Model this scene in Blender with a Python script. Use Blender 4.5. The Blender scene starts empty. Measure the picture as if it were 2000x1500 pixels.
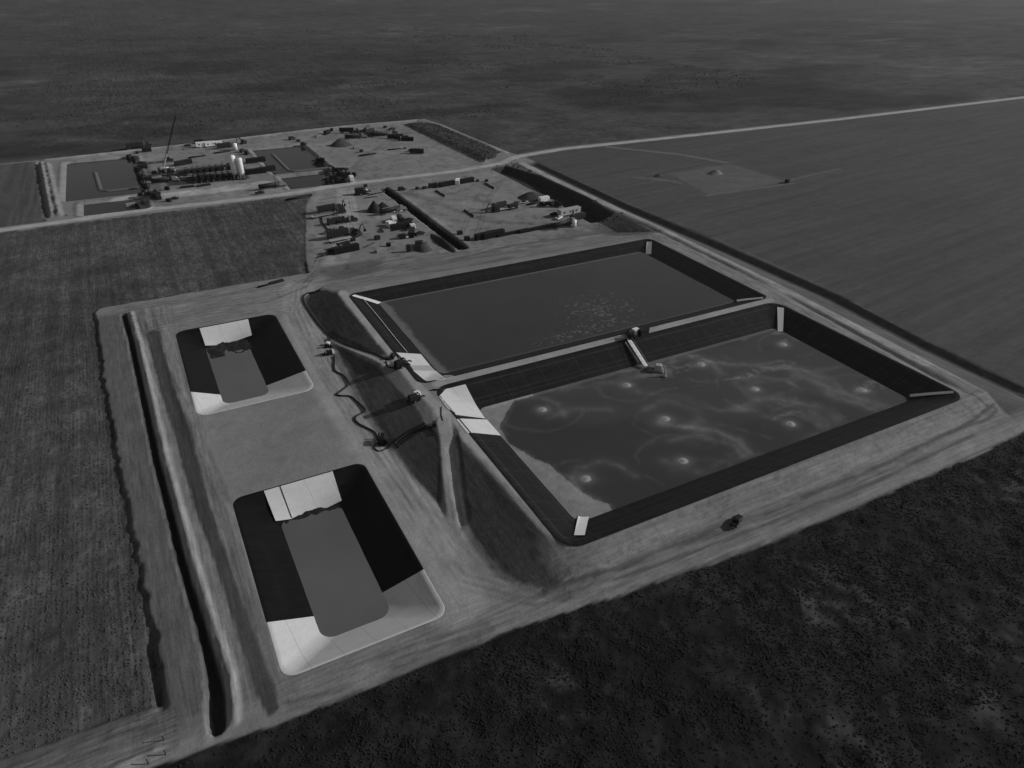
import bpy, math, random
import numpy as np
from mathutils import Matrix, Vector

# ---------------------------------------------------------------- camera, sky, sun
R_ = math.radians
CAM_H = 120.0
F_PX, PITCH, ROLL, YAW = 1382.0, R_(31.046), R_(0.707), R_(28.188)   # site axes: x runs along the ponds, y away from us
sc = bpy.context.scene
col = sc.collection
_f = np.array([0, math.cos(PITCH), -math.sin(PITCH)]); _r = np.array([1., 0, 0]); _u = np.cross(_r, _f)
_R = math.cos(ROLL) * _r + math.sin(ROLL) * _u
_U = -math.sin(ROLL) * _r + math.cos(ROLL) * _u
_c, _s = math.cos(YAW), math.sin(YAW)
def _site(a): return np.array([_c * a[0] + _s * a[1], -_s * a[0] + _c * a[1], a[2]])
CR, CU, CF = _site(_R), _site(_U), _site(_f)
cam_d = bpy.data.cameras.new('camera'); cam = bpy.data.objects.new('camera', cam_d); col.objects.link(cam)
cam_d.sensor_width = 36; cam_d.lens = 36 * F_PX / 2000; cam_d.clip_start = 1; cam_d.clip_end = 40000
cam.matrix_world = Matrix(((CR[0], CU[0], -CF[0], 0), (CR[1], CU[1], -CF[1], 0), (CR[2], CU[2], -CF[2], CAM_H), (0, 0, 0, 1)))
sc.camera = cam
sc.render.resolution_x, sc.render.resolution_y = 1024, 768

SUN_EL, SUN_AZ = R_(25), R_(-20)            # azimuth measured from +x
world = bpy.data.worlds.new('World'); sc.world = world; world.use_nodes = True
nt = world.node_tree; nt.nodes.clear()
sky = nt.nodes.new('ShaderNodeTexSky'); sky.sky_type = 'NISHITA'; sky.sun_disc = False
sky.sun_elevation = SUN_EL; sky.sun_rotation = R_(110); sky.altitude = 300
bw = nt.nodes.new('ShaderNodeRGBToBW')      # black-and-white film: the sky light carries no colour
bg = nt.nodes.new('ShaderNodeBackground'); bg.inputs[1].default_value = 0.07
wo = nt.nodes.new('ShaderNodeOutputWorld')
nt.links.new(sky.outputs[0], bw.inputs[0]); nt.links.new(bw.outputs[0], bg.inputs[0]); nt.links.new(bg.outputs[0], wo.inputs[0])
sd = bpy.data.lights.new('sun', 'SUN'); sd.energy = 3.0; sd.angle = R_(0.53); sd.color = (1, 1, 1)
sun = bpy.data.objects.new('sun', sd); col.objects.link(sun)
sv = Vector((math.cos(SUN_EL) * math.cos(SUN_AZ), math.cos(SUN_EL) * math.sin(SUN_AZ), math.sin(SUN_EL)))
sun.rotation_euler = sv.to_track_quat('Z', 'Y').to_euler()
sun.location = (300, -100, 300)
vs = sc.view_settings; vs.view_transform = 'Standard'; vs.look = 'None'; vs.exposure = 0.0; vs.gamma = 1
vs.use_curve_mapping = False
HAZE = 0.00003

# ---------------------------------------------------------------- numpy helpers
def _hash(ix, iy, seed):
    n = (ix * 374761393 + iy * 668265263 + seed * 1442695041) & 0xffffffff
    n = ((n ^ (n >> 13)) * 1274126177) & 0xffffffff
    n = n ^ (n >> 16)
    return (n & 0xffffff) / float(0xffffff)
def vn(x, y, seed=0):
    x = np.asarray(x, float); y = np.asarray(y, float)
    ix = np.floor(x).astype(np.int64); iy = np.floor(y).astype(np.int64)
    fx = x - ix; fy = y - iy; fx = fx * fx * (3 - 2 * fx); fy = fy * fy * (3 - 2 * fy)
    a = _hash(ix, iy, seed); b = _hash(ix + 1, iy, seed); c = _hash(ix, iy + 1, seed); d = _hash(ix + 1, iy + 1, seed)
    return (a * (1 - fx) + b * fx) * (1 - fy) + (c * (1 - fx) + d * fx) * fy
def fbm(x, y, sx, sy=None, o=4, seed=0):
    sy = sy or sx; t = 0; a = 1; n = 0
    for k in range(o):
        t = t + a * vn(x / sx * 2 ** k + 17.3 * k, y / sy * 2 ** k - 9.1 * k, seed + k); n += a; a *= 0.55
    return t / n
def sm(x, a, b):
    t = np.clip((x - a) / (b - a), 0, 1); return t * t * (3 - 2 * t)
def ip(x, pts): return np.interp(x, [p[0] for p in pts], [p[1] for p in pts])
def rsdf(u, v, r, rad):      # distance INSIDE a rounded rectangle (positive inside)
    cx, cy = (r[0] + r[2]) / 2, (r[1] + r[3]) / 2; hx, hy = (r[2] - r[0]) / 2 - rad, (r[3] - r[1]) / 2 - rad
    qx = np.abs(u - cx) - hx; qy = np.abs(v - cy) - hy
    return rad - (np.hypot(np.maximum(qx, 0), np.maximum(qy, 0)) + np.minimum(np.maximum(qx, qy), 0))
def seg(u, v, pts):          # distance to a polyline and the fraction along it
    best = np.full(np.shape(u), 1e9); fr = np.zeros(np.shape(u))
    L = [0]
    for a, b in zip(pts[:-1], pts[1:]): L.append(L[-1] + math.hypot(b[0] - a[0], b[1] - a[1]))
    for i, (a, b) in enumerate(zip(pts[:-1], pts[1:])):
        dx, dy = b[0] - a[0], b[1] - a[1]; l2 = dx * dx + dy * dy
        t = np.clip(((u - a[0]) * dx + (v - a[1]) * dy) / l2, 0, 1)
        d = np.hypot(u - a[0] - t * dx, v - a[1] - t * dy)
        m = d < best; best = np.where(m, d, best); fr = np.where(m, (L[i] + t * (L[i + 1] - L[i])) / L[-1], fr)
    return best, fr
def inpoly(u, v, pts):
    ins = np.zeros(np.shape(u), bool); n = len(pts)
    for i in range(n):
        x0, y0 = pts[i]; x1, y1 = pts[(i + 1) % n]
        if y0 == y1: continue
        c = ((y0 > v) != (y1 > v)) & (u < (x1 - x0) * (v - y0) / (y1 - y0) + x0)
        ins ^= c
    return ins
def polysdf(u, v, pts):      # positive inside
    d, _ = seg(u, v, list(pts) + [pts[0]])
    return np.where(inpoly(u, v, pts), d, -d)

# ---------------------------------------------------------------- the ground's plan (metres)
# basins: rim rect, inner rect, crest z, inner z, rim radius, inner radius, water z
BAS = {
    'near': ((67.3, 98.3, 212.2, 177.0), (81.5, 113.3, 197.5, 161.0), 5.0, -1.2, 5, 2, 0.8),
    'far':  ((64.6, 181.6, 212.8, 258.4), (79.0, 192.0, 198.5, 248.9), 5.0, 0.8, 3, 2, 2.2),
    'cell_a': ((0.3, 201.6, 36.0, 265.0), (11.4, 216.6, 19.0, 253.8), 0.0, -6.0, 3.6, 2.6, -4.5),
    'cell_b': ((3.1, 97.8, 37.6, 157.3), (15.7, 110.0, 25.0, 146.3), 0.0, -6.0, 2.8, 3.2, -4.5),
    'pad_w': ((-39.5, 464.5, 5.5, 566.0), (-35.5, 469, 1.5, 562), 0.0, -1.8, 5, 4, -1.1),
    'pad_w2': ((-30.5, 431.5, 4.0, 459.5), (-26.5, 435, 0.5, 456), 0.0, -1.8, 3, 3, -1.1),
    'pad_e': ((78.0, 472.8, 117.5, 552.5), (81.5, 477, 114, 549), 0.0, -1.8, 2, 2, -1.1),
    'pad_e2': ((80.0, 434.5, 119.0, 468.5), (84, 438, 115, 465), 0.0, -1.8, 2, 2, -1.1),
}
LINED = ('near', 'far', 'cell_a', 'cell_b')
ROAD = [(-900, 418), (-300, 421), (-66, 424.5), (-32, 426.5), (6, 429), (59, 426), (78, 427), (123, 432), (190, 431.5), (224, 437), (243, 449), (285, 455.5), (386, 452), (574, 448.5), (850, 450), (3000, 455)]
UW = [(-200, -12), (95, -17), (101, -17.4), (126, -17.8), (144, -19.2), (202, -22.2), (277, -24.9), (296, -25.7), (302, -24)]
def uwest(v): return ip(v, UW) + 1.1 * (fbm(v, v * 0, 3.5, seed=3, o=5) - .5) * sm(300 - v, 0, 60) + .9 * (vn(v / 15., v * 0, 4) - .5)
UE = [(296, 58), (320, 62), (400, 82), (419, 90)]
def crest_e(v): return ip(v, [(80, 219), (121, 222.6), (195, 226.9), (300, 229), (430, 238.5), (460, 240)])
def toe_e(v): return ip(v, [(80, 241), (94, 237), (130, 237.5), (180, 242), (241, 241), (321, 237.5), (430, 239.5)])
def zdike(v): return 5 - 4.6 * sm(v, 262, 432)
PIT = [(210.8, 428), (211.3, 398), (211.6, 348), (208.5, 303.5), (222, 301.5), (227.5, 336), (230.5, 395), (224, 431)]
TR = (129.4, 297.0, 134.9, 415.5)
DITCH = [(-15.9, 290), (-14.8, 268), (-12.8, 184), (-10.9, 139), (-9.3, 114), (-8.9, 103), (-9.9, 93)]
def at(px, py, z=0.0):        # where the sight line through a point of the picture meets height z
    d = CF * F_PX + CR * (px - 1000) - CU * (py - 750); t = (z - CAM_H) / d[2]
    return np.array([d[0] * t, d[1] * t, z])
def atp(l): return [tuple(at(*p)[:2]) for p in l]
RAMP1 = atp([(640, 657, 0), (655, 667, .4), (700, 687, 2.6), (730, 699, 4), (748, 708, 5)])
RAMP2 = [(51.4, 123.5), (52.8, 129), (61.5, 153), (62.6, 158)]
def smin(a, b, k=.15):
    h = np.clip(.5 + .5 * (b - a) / k, 0, 1); return b * (1 - h) + a * h - k * h * (1 - h)
def cropd(u, v):
    w = .8 * (vn(u / 3., v / 3., 8) - .5)
    a = np.minimum(np.minimum(uwest(v) - u, v - 102.5 - 0.06 * np.maximum(-20 - u, 0)), 420 - v)
    b = np.minimum(np.minimum(v - 300.5, ip(v, UE) - u), 421.5 - v)
    return np.maximum(a, b) + w
SOUTH = [(-900, 60), (-120, 78), (-60, 86), (-20, 90.5), (0, 88.6), (48, 88.2), (72, 85.5), (99, 82.8), (131, 81.8), (199, 81.0), (217, 82.4), (232, 84), (246, 90), (260, 82), (3000, 80)]
def southd(u, v):            # positive in the scrub
    return ip(u, SOUTH) - v + 1.6 * (fbm(u, v, 6, seed=21, o=3) - .5)

def H(u, v):
    u = np.asarray(u, float); v = np.asarray(v, float)
    z = np.zeros(np.broadcast(u, v).shape)
    # pond block
    toeW = ip(v, [(86, 60), (94, 55), (100, 52.5), (110, 51.0), (125, 50.5), (132, 49.5), (157, 45.8), (186, 45.6), (224, 47), (231, 49), (240, 49.6), (268, 49.6), (276, 53), (284, 62)])
    crW = ip(v, [(86, 67), (96, 65.6), (103, 65.0), (120, 64.0), (136, 63.4), (151, 62.2), (205, 61.6), (261, 60.8), (275, 66)])
    tW = (u - toeW) / (crW - toeW)
    zS = ip(v, [(82, 0), (86, .9), (91, 1.8), (95, 3.9), (97.2, 5), (400, 5)]) / 5.0
    tN = (284 - v) / 20.0
    tE = np.clip((toe_e(v) - u) / np.maximum(toe_e(v) - crest_e(v), 1), 0, 1)
    t = smin(smin(np.clip(tW, -1, 1.5), np.where(v > 97.2, 1 + (v - 97.2) * .12, zS), .5), np.clip(tN, -1, 1.4), .12)
    rc = np.hypot(u - 77, v - 110); tc = (26.2 - rc) / 13.8
    q = (1 - sm(u, 71, 77)) * (1 - sm(v, 104, 110)); q = np.where((u < 77) & (v < 110), q, 0); t = t * (1 - q) + np.clip(tc, -.2, 1.2) * q
    plat = 5 * np.clip(t, 0, 1)
    # long dike carrying the east road
    zd = zdike(v) * np.clip(smin(np.clip(tE, 0, 1.3), (u - (crest_e(v) - 16)) / 11.0, .15), 0, 1) * np.clip(zS * 1.0, 0, 1)
    zb = np.maximum(np.minimum(plat, 5 * np.clip(smin(np.clip((toe_e(v) - u) / np.maximum(toe_e(v) - crest_e(v), 1), -.2, 1.6), t, .3), 0, 1)), zd)
    z = z + zb
    # shallow dark groove between crest strips
    gc = ip(v, [(85, 214), (113, 215.5), (189, 222.3), (215, 222.8), (300, 224)])
    z -= .7 * np.exp(-((u - gc) / 1.3) ** 2) * sm(v, 96, 108) * (1 - sm(v, 250, 300)) * (1 - .8 * np.exp(-((v - 185) / 9.) ** 2))
    # ramps
    for pts, w in ((RAMP1, 1.3), (RAMP2, 2.1)):
        d, fr = seg(u, v, pts); k = 1 - sm(d, w, w + 1.0)
        z = z * (1 - k) + 5 * fr * k
    # outside ditch along the field
    dc = toe_e(v) + 4.3
    z -= 1.5 * np.clip(1 - np.abs(u - dc) / 4.0, 0, 1) * sm(v, 90, 100) * (1 - sm(v, 424, 434))
    # pit and trenches
    d = polysdf(u, v, PIT) + 1.4 * (fbm(u, v, 9, seed=12, o=3) - .5)
    z = np.where(d > 0, np.maximum(z - d * 1.5, -3.6), z)
    d = rsdf(u, v, TR, 1.2) + .5 * (vn(u / 2, v / 2, 5) - .5); z = np.where(d > 0, np.maximum(-d * 3.5, -4.6), z)
    z += .35 * np.clip(1 - np.abs(u - 136.3) / 2, 0, 1) * sm(v, 299, 303) * (1 - sm(v, 409, 413))
    d, fr = seg(u, v, DITCH); wob = .35 * (vn(u / 1.7, v / 1.7, 6) - .5)
    wd = 1.0 + .9 * np.exp(-((v - 98) / 7.) ** 2); d = wd - d + wob
    ridge = .8 * np.clip(1 - np.abs(seg(u, v, [(a + 2.6 + .5 * (b < 105), b) for a, b in DITCH])[0]) / 1.2, 0, 1) * (.75 + .5 * vn(u, v / 3, 7))
    z += ridge
    z = np.where(d > 0, np.maximum(z - d * 3.5, -2.7), z)
    # swale east of the ditch
    gd = ip(v, [(88, 1.0), (105, .9), (154, -1.9), (208, -4.9), (266, -7.2)])
    z -= .3 * np.exp(-((u - gd) / 2.1) ** 2) * sm(v, 88, 100) * (1 - sm(v, 262, 272))
    # field edge bank
    cd = cropd(u, v)
    z -= (.75 - .55 * sm(v, 303, 330) * sm(u, 30, 60)) * sm(cd, 0, .9)
    d, fr = seg(u, v, [(-18.4, 102.5), (-19.2, 112), (-19.4, 121)]); z -= .9 * np.clip(1 - d / 1.6, 0, 1)
    for pts, h, w in (([(-120, 80), (-60, 88), (-22, 93.5), (-12, 92)], .8, 1.6), ([(-60, 101.5), (-22, 100.5)], .5, 1.5), ([(-52, 567), (-43.5, 441)], 2.0, 2.2), ([(-48.5, 563), (-40, 440)], 1.7, 2.0)):
        d, fr = seg(u, v, pts); z += h * np.clip(1 - d / w, 0, 1) * (.6 + .8 * vn(u / 2, v / 2, 9))
    d, fr = seg(u, v, [(-54.5, 570), (-45.5, 437.5), (-38, 437.5)]); z -= 1.4 * np.clip(1 - d / 1.8, 0, 1)
    # rims of the upper basins and of the work pads
    for k in ('pad_w', 'pad_w2', 'pad_e', 'pad_e2'):
        d = rsdf(u, v, BAS[k][0], BAS[k][4]); z += .4 * np.clip(1 - np.abs(d + 1.2) / 1.2, 0, 1)
        z = np.where(d > 0, np.maximum(z - d * .55, -2.2), z)
    for pts in ([(-21.5, 531), (-19.5, 486), (-15, 482), (4, 482)], [(90.5, 532), (90.8, 484), (94, 480.5), (116, 480)]):
        d, fr = seg(u, v, pts); z = np.maximum(z, np.where(d < 3.2, -2.2 + 1.75 * np.clip(1.35 - d / 2.0, 0, 1), -99))
    # verge of the north-east corner, pad berm round the north side
    d, fr = seg(u, v, [(-50, 575), (52, 585), (131, 597), (175, 600), (226, 599), (234, 575), (240.5, 462)])
    z += 1.0 * np.clip(1 - d / 2.6, 0, 1)
    d = polysdf(u, v, [(207, 590), (227, 592), (235, 460), (214, 441)]); z += 1.6 * sm(d, 0, 7) * (.6 + .6 * fbm(u, v, 12, seed=31))
    # scrub land and plough land relief
    sd_ = southd(u, v)
    pr = np.maximum(sm(sd_, 0, 3), np.maximum(sm(v, 602, 620), sm(v - ip(u, ROAD), 5, 14) * sm(u, 240, 246)))
    z += pr * (1.5 * (fbm(u, v, 38, seed=40) - .5) + .95 * (fbm(u, v, 3.4, seed=41, o=4) - .45) - .3 * sm(sd_, 0, 3))
    z += 3 * (fbm(u, v, 400, seed=44) - .5) * sm(v, 620, 900)
    z += .22 * (fbm(u, v, 1.9, seed=42, o=3) - .5) * 1.8 * sm(cd, 0, 1) + .12 * (fbm(u, v, 2.4, seed=43, o=3) - .5)
    # tyre ruts on the haul roads
    z += .10 * (fbm(u, v, 14, 1.1, seed=45, o=2) - .5) * sm(v, 82, 86) * (1 - sm(v, 99, 101)) * sm(u, 40, 60)
    z += .14 * (fbm(u, v, .9, 16, seed=46, o=2) - .5) * (1 - sm(u, -1, 1.5)) * sm(u, -26, -22) * sm(v, 96, 103) * (1 - sm(v, 290, 300))
    # the open basins themselves: the earth falls away under the liners
    for k in LINED:
        d = rsdf(u, v, BAS[k][0], BAS[k][4]); z = np.where(d > 0, BAS[k][2] - .05 - .62 * np.minimum(d, 4), z)
        z = np.where((d <= 0) & (d > -1.6), z * (-d / 1.6) + (BAS[k][2] - .05) * (1 + d / 1.6), z)
    return z

def basin_z(k, u, v):
    ro, ri, zo, zi, a, b, w = BAS[k]
    do = rsdf(u, v, ro, a); di = rsdf(u, v, ri, b)
    t = np.where(di >= 0, 1, do / np.maximum(do - di, 1e-6))
    return np.where(do > 0, zo + (zi - zo) * np.clip(t, 0, 1), -999), do
def HS(u, v, water=True):     # top of whatever lies at (u, v): earth, liner or water
    z = H(u, v)
    for k in LINED:
        zz, do = basin_z(k, u, v); z = np.where(do > 0, zz, z)
        if water: z = np.where(do > 0, np.maximum(z, BAS[k][6]), z)
    if water:
        for k in BAS:
            if k not in LINED: z = np.where((rsdf(u, v, BAS[k][0], 2) > 0), np.maximum(z, BAS[k][6]), z)
    return z

def on(px, py, water=True):   # where it meets the built surface
    a = at(px, py, 8); b = at(px, py, -7); t = np.linspace(0, 1, 500)
    P = a[None] * (1 - t)[:, None] + b[None] * t[:, None]
    below = P[:, 2] <= HS(P[:, 0], P[:, 1], water)
    i = int(np.argmax(below)) if below.any() else 250
    return P[i]

def onp(l): return [tuple(on(*p, water=False)[:2]) for p in l]
HILL_SHADE = [onp([(592, 585), (600, 605), (618, 632), (640, 650), (668, 668), (700, 681), (735, 692), (756, 693), (715, 643), (680, 602), (660, 574), (640, 567), (608, 569)]),
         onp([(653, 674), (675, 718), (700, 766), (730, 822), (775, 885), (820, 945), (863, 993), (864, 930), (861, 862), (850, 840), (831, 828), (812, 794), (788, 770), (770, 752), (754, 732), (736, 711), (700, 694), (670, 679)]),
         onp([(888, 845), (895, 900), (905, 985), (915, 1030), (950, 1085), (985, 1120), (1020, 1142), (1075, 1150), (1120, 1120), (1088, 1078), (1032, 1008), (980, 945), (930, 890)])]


# ---------------------------------------------------------------- materials
MATS = {}
def base_mat(name, rough=.9, spec=.3):
    m = bpy.data.materials.new(name); m.use_nodes = True; n = m.node_tree
    p = n.nodes['Principled BSDF']; p.inputs['Roughness'].default_value = rough
    p.inputs['Specular IOR Level'].default_value = spec; MATS[name] = m
    return m, n, p
def noise(n, scale, detail=4, vec=None, rough=.6):
    t = n.nodes.new('ShaderNodeTexNoise'); t.inputs['Scale'].default_value = scale; t.inputs['Detail'].default_value = detail
    t.inputs['Roughness'].default_value = rough
    if vec is not None: n.links.new(vec, t.inputs['Vector'])
    return t.outputs['Fac']
def math_(n, op, a, b, c=None):
    m = n.nodes.new('ShaderNodeMath'); m.operation = op
    for i, x in enumerate((a, b, c)):
        if x is None: continue
        if isinstance(x, (int, float)): m.inputs[i].default_value = x
        else: n.links.new(x, m.inputs[i])
    return m.outputs[0]
def objco(n, world=True):
    if world: return n.nodes.new('ShaderNodeNewGeometry').outputs['Position']
    return n.nodes.new('ShaderNodeTexCoord').outputs['Object']
def stretch(n, vec, s):
    m = n.nodes.new('ShaderNodeVectorMath'); m.operation = 'MULTIPLY'; n.links.new(vec, m.inputs[0]); m.inputs[1].default_value = s
    return m.outputs[0]
def attr(n, name):
    a = n.nodes.new('ShaderNodeAttribute'); a.attribute_name = name; return a.outputs['Fac']
def bump(n, p, h, strength=.4, dist=.2):
    b = n.nodes.new('ShaderNodeBump'); b.inputs['Strength'].default_value = strength; b.inputs['Distance'].default_value = dist
    n.links.new(h, b.inputs['Height']); n.links.new(b.outputs[0], p.inputs['Normal'])

def ground_mat():
    m, n, p = base_mat('earth', .95, .15); P = objco(n)
    f1 = noise(n, 1.4, 6, P); f2 = noise(n, .12, 5, P); f3 = noise(n, .5, 4, P, .7)
    k = math_(n, 'MULTIPLY_ADD', f1, .45, .78); k = math_(n, 'MULTIPLY', k, math_(n, 'MULTIPLY_ADD', f2, .5, .75))
    k2 = math_(n, 'MULTIPLY_ADD', math_(n, 'SUBTRACT', f3, .5), attr(n, 'patch'), 1.0)
    k2 = math_(n, 'MAXIMUM', k2, .25)
    f4 = noise(n, .035, 8, stretch(n, P, (1, 1.6, 1)), .72); wild = math_(n, 'GREATER_THAN', attr(n, 'patch'), 1.02)
    k3 = math_(n, 'MULTIPLY_ADD', math_(n, 'MULTIPLY', math_(n, 'SUBTRACT', f4, .5), wild), 2.4, 1.0); k2 = math_(n, 'MULTIPLY', k2, math_(n, 'MAXIMUM', k3, .3))
    su = noise(n, 1.5, 5, stretch(n, P, (.07, 1, 1)), .7); sv_ = noise(n, 1.5, 5, stretch(n, P, (1, .07, 1)), .7)
    for q, nm in ((su, 'streak_u'), (sv_, 'streak_v')):
        k2 = math_(n, 'MULTIPLY', k2, math_(n, 'MAXIMUM', math_(n, 'MULTIPLY_ADD', math_(n, 'MULTIPLY', math_(n, 'SUBTRACT', q, .5), attr(n, nm)), 2.6, 1.0), .35))
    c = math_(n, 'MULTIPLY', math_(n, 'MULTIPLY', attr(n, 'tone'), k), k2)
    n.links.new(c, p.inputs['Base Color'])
    bump(n, p, math_(n, 'ADD', f1, math_(n, 'MULTIPLY', f3, .8)), .3, .3)
    return m
def flat_mat(name, v, rough=.6, spec=.4, var=.35, metal=0, sc_=1.2):
    m, n, p = base_mat(name, rough, spec); p.inputs['Metallic'].default_value = metal
    if not metal and v < .1: p.inputs['Specular IOR Level'].default_value = .15
    f = noise(n, sc_, 5, objco(n)); c = math_(n, 'MULTIPLY', math_(n, 'MULTIPLY_ADD', f, var * 2, 1 - var), v)
    n.links.new(c, p.inputs['Base Color']); return m
def liner_mat(name, v, rough, spec, white=False):
    m, n, p = base_mat(name, rough, spec); P = objco(n)
    f = noise(n, .35, 6, P, .7); g = noise(n, .6 if white else 1.0, 4, stretch(n, P, (.1, 1, .1)))
    fine = noise(n, 3.5, 5, P, .75)
    if white:
        c = math_(n, 'MULTIPLY', math_(n, 'MULTIPLY_ADD', f, .25, .8), math_(n, 'MULTIPLY_ADD', g, .14, .9))
        c = math_(n, 'MULTIPLY', math_(n, 'MULTIPLY_ADD', fine, .5, .70), c)
        sx = n.nodes.new('ShaderNodeSeparateXYZ'); n.links.new(P, sx.inputs[0])
        fr = math_(n, 'FRACT', math_(n, 'DIVIDE', math_(n, 'MULTIPLY_ADD', sx.outputs[1], .12, sx.outputs[0]), 6.7), 0); ln = math_(n, 'LESS_THAN', fr, .022)
        c = math_(n, 'SUBTRACT', c, math_(n, 'MULTIPLY', ln, .22))
        dirt = noise(n, .28, 8, stretch(n, P, (1, .35, 1)), .75)
        c = math_(n, 'MULTIPLY', c, math_(n, 'MULTIPLY_ADD', math_(n, 'GREATER_THAN', dirt, .64), -.14, 1.0))
        bump(n, p, math_(n, 'ADD', g, fine), .5, .12)
    else:
        c = math_(n, 'MULTIPLY', math_(n, 'MULTIPLY_ADD', f, 1.6, .3), math_(n, 'MULTIPLY_ADD', g, .9, .5))
        bump(n, p, math_(n, 'ADD', g, math_(n, 'MULTIPLY', fine, .3)), .6, .2)
    if not white:             # welded seams between the sheets
        sx = n.nodes.new('ShaderNodeSeparateXYZ'); n.links.new(P, sx.inputs[0])
        for ax, per in ((0, 6.9), (1, 7.3), (2, 2.1)):
            fr = math_(n, 'FRACT', math_(n, 'DIVIDE', sx.outputs[ax], per), 0); ln = math_(n, 'LESS_THAN', fr, .035 if ax < 2 else .05)
            c = math_(n, 'ADD', c, math_(n, 'MULTIPLY', math_(n, 'MULTIPLY', ln, noise(n, .13 + .07 * ax, 2, P)), 2.2 if v > .01 else .8))
    n.links.new(math_(n, 'MULTIPLY', c, v), p.inputs['Base Color']); return m
def water_mat(name, v, rough=.12):
    m, n, p = base_mat(name, rough, .5); p.inputs['IOR'].default_value = 1.33; P = objco(n)
    foam = attr(n, 'foam'); f = noise(n, .9, 6, P, .75); g = noise(n, .045, 4, P)
    fm = math_(n, 'MULTIPLY', foam, math_(n, 'MULTIPLY_ADD', f, .9, .55))
    c = math_(n, 'MULTIPLY_ADD', g, v * .5, v * .75); c = math_(n, 'MULTIPLY_ADD', fm, .42, c)
    n.links.new(c, p.inputs['Base Color'])
    n.links.new(math_(n, 'MULTIPLY_ADD', foam, .6, rough), p.inputs['Roughness'])
    bump(n, p, noise(n, 1.1, 4, P), .12, .05); return m
M_EARTH = ground_mat()
M_BLACKL = liner_mat('black_liner', .0065, .55, .1); M_GREYL = liner_mat('dusty_liner', .0125, .55, .1)
M_WHITEL = liner_mat('white_liner', .62, .6, .15, True)
M_WBIG = water_mat('pond_water', .042); M_WCELL = water_mat('cell_water', .115); M_WPAD = water_mat('pad_water', .012); M_WPAD.node_tree.nodes['Principled BSDF'].inputs['Specular IOR Level'].default_value = .3
M_SCRUB = flat_mat('scrub_leaf', .017, .9, .1, .6, sc_=.25); M_CROP = flat_mat('crop_leaf', .064, .9, .1, .5, sc_=.3)
M_BUSH = flat_mat('bush_leaf', .055, .9, .1, .5)
BLK = flat_mat('black_paint', .009, .55); DRK = flat_mat('dark_paint', .017, .55); MID = flat_mat('grey_paint', .14, .5)
LGT = flat_mat('light_paint', .34, .5); WHT = flat_mat('white_paint', .72, .45, .4, .15); RUB = flat_mat('rubber', .02, .85)
STL = flat_mat('galvanised_steel', .38, .4, .5, .2, .5); GLS = flat_mat('dark_glass', .02, .08, .6, .1)
HOSE = flat_mat('black_hose', .015, .55); CONC = flat_mat('weathered_wood', .22, .9); FOAM = flat_mat('foam_froth', .28, .8, .2, .45, sc_=2.5)
MUD = flat_mat('black_mud', .018, .5, .4, .9, sc_=.7); SPOIL = flat_mat('dark_spoil', .055, .95, .1, .5); TARP_SHADE = flat_mat('black_tarp_shade', .014, .6)

# ---------------------------------------------------------------- object helpers
def tag(o, label=None, cat=None, group=None, kind=None):
    if label: o['label'] = label
    if cat: o['category'] = cat
    if group: o['group'] = group
    if kind: o['kind'] = kind
    return o
def mesh_np(name, V, F, mat, parent=None, smooth=False):
    me = bpy.data.meshes.new(name); V = np.asarray(V, np.float32); F = np.asarray(F, np.int32); k = F.shape[1]
    me.vertices.add(len(V)); me.vertices.foreach_set('co', V.ravel())
    me.loops.add(F.size); me.loops.foreach_set('vertex_index', F.ravel())
    me.polygons.add(len(F)); me.polygons.foreach_set('loop_start', np.arange(0, F.size, k, dtype=np.int32))
    me.polygons.foreach_set('loop_total', np.full(len(F), k, np.int32))
    me.update(calc_edges=True); me.materials.append(mat)
    me.polygons.foreach_set('use_smooth', np.full(len(F), smooth, bool))
    o = bpy.data.objects.new(name, me); col.objects.link(o); o.parent = parent
    return o
def fattr(o, name, a):
    at_ = o.data.attributes.new(name, 'FLOAT', 'POINT'); at_.data.foreach_set('value', np.asarray(a, np.float32).ravel())

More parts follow.
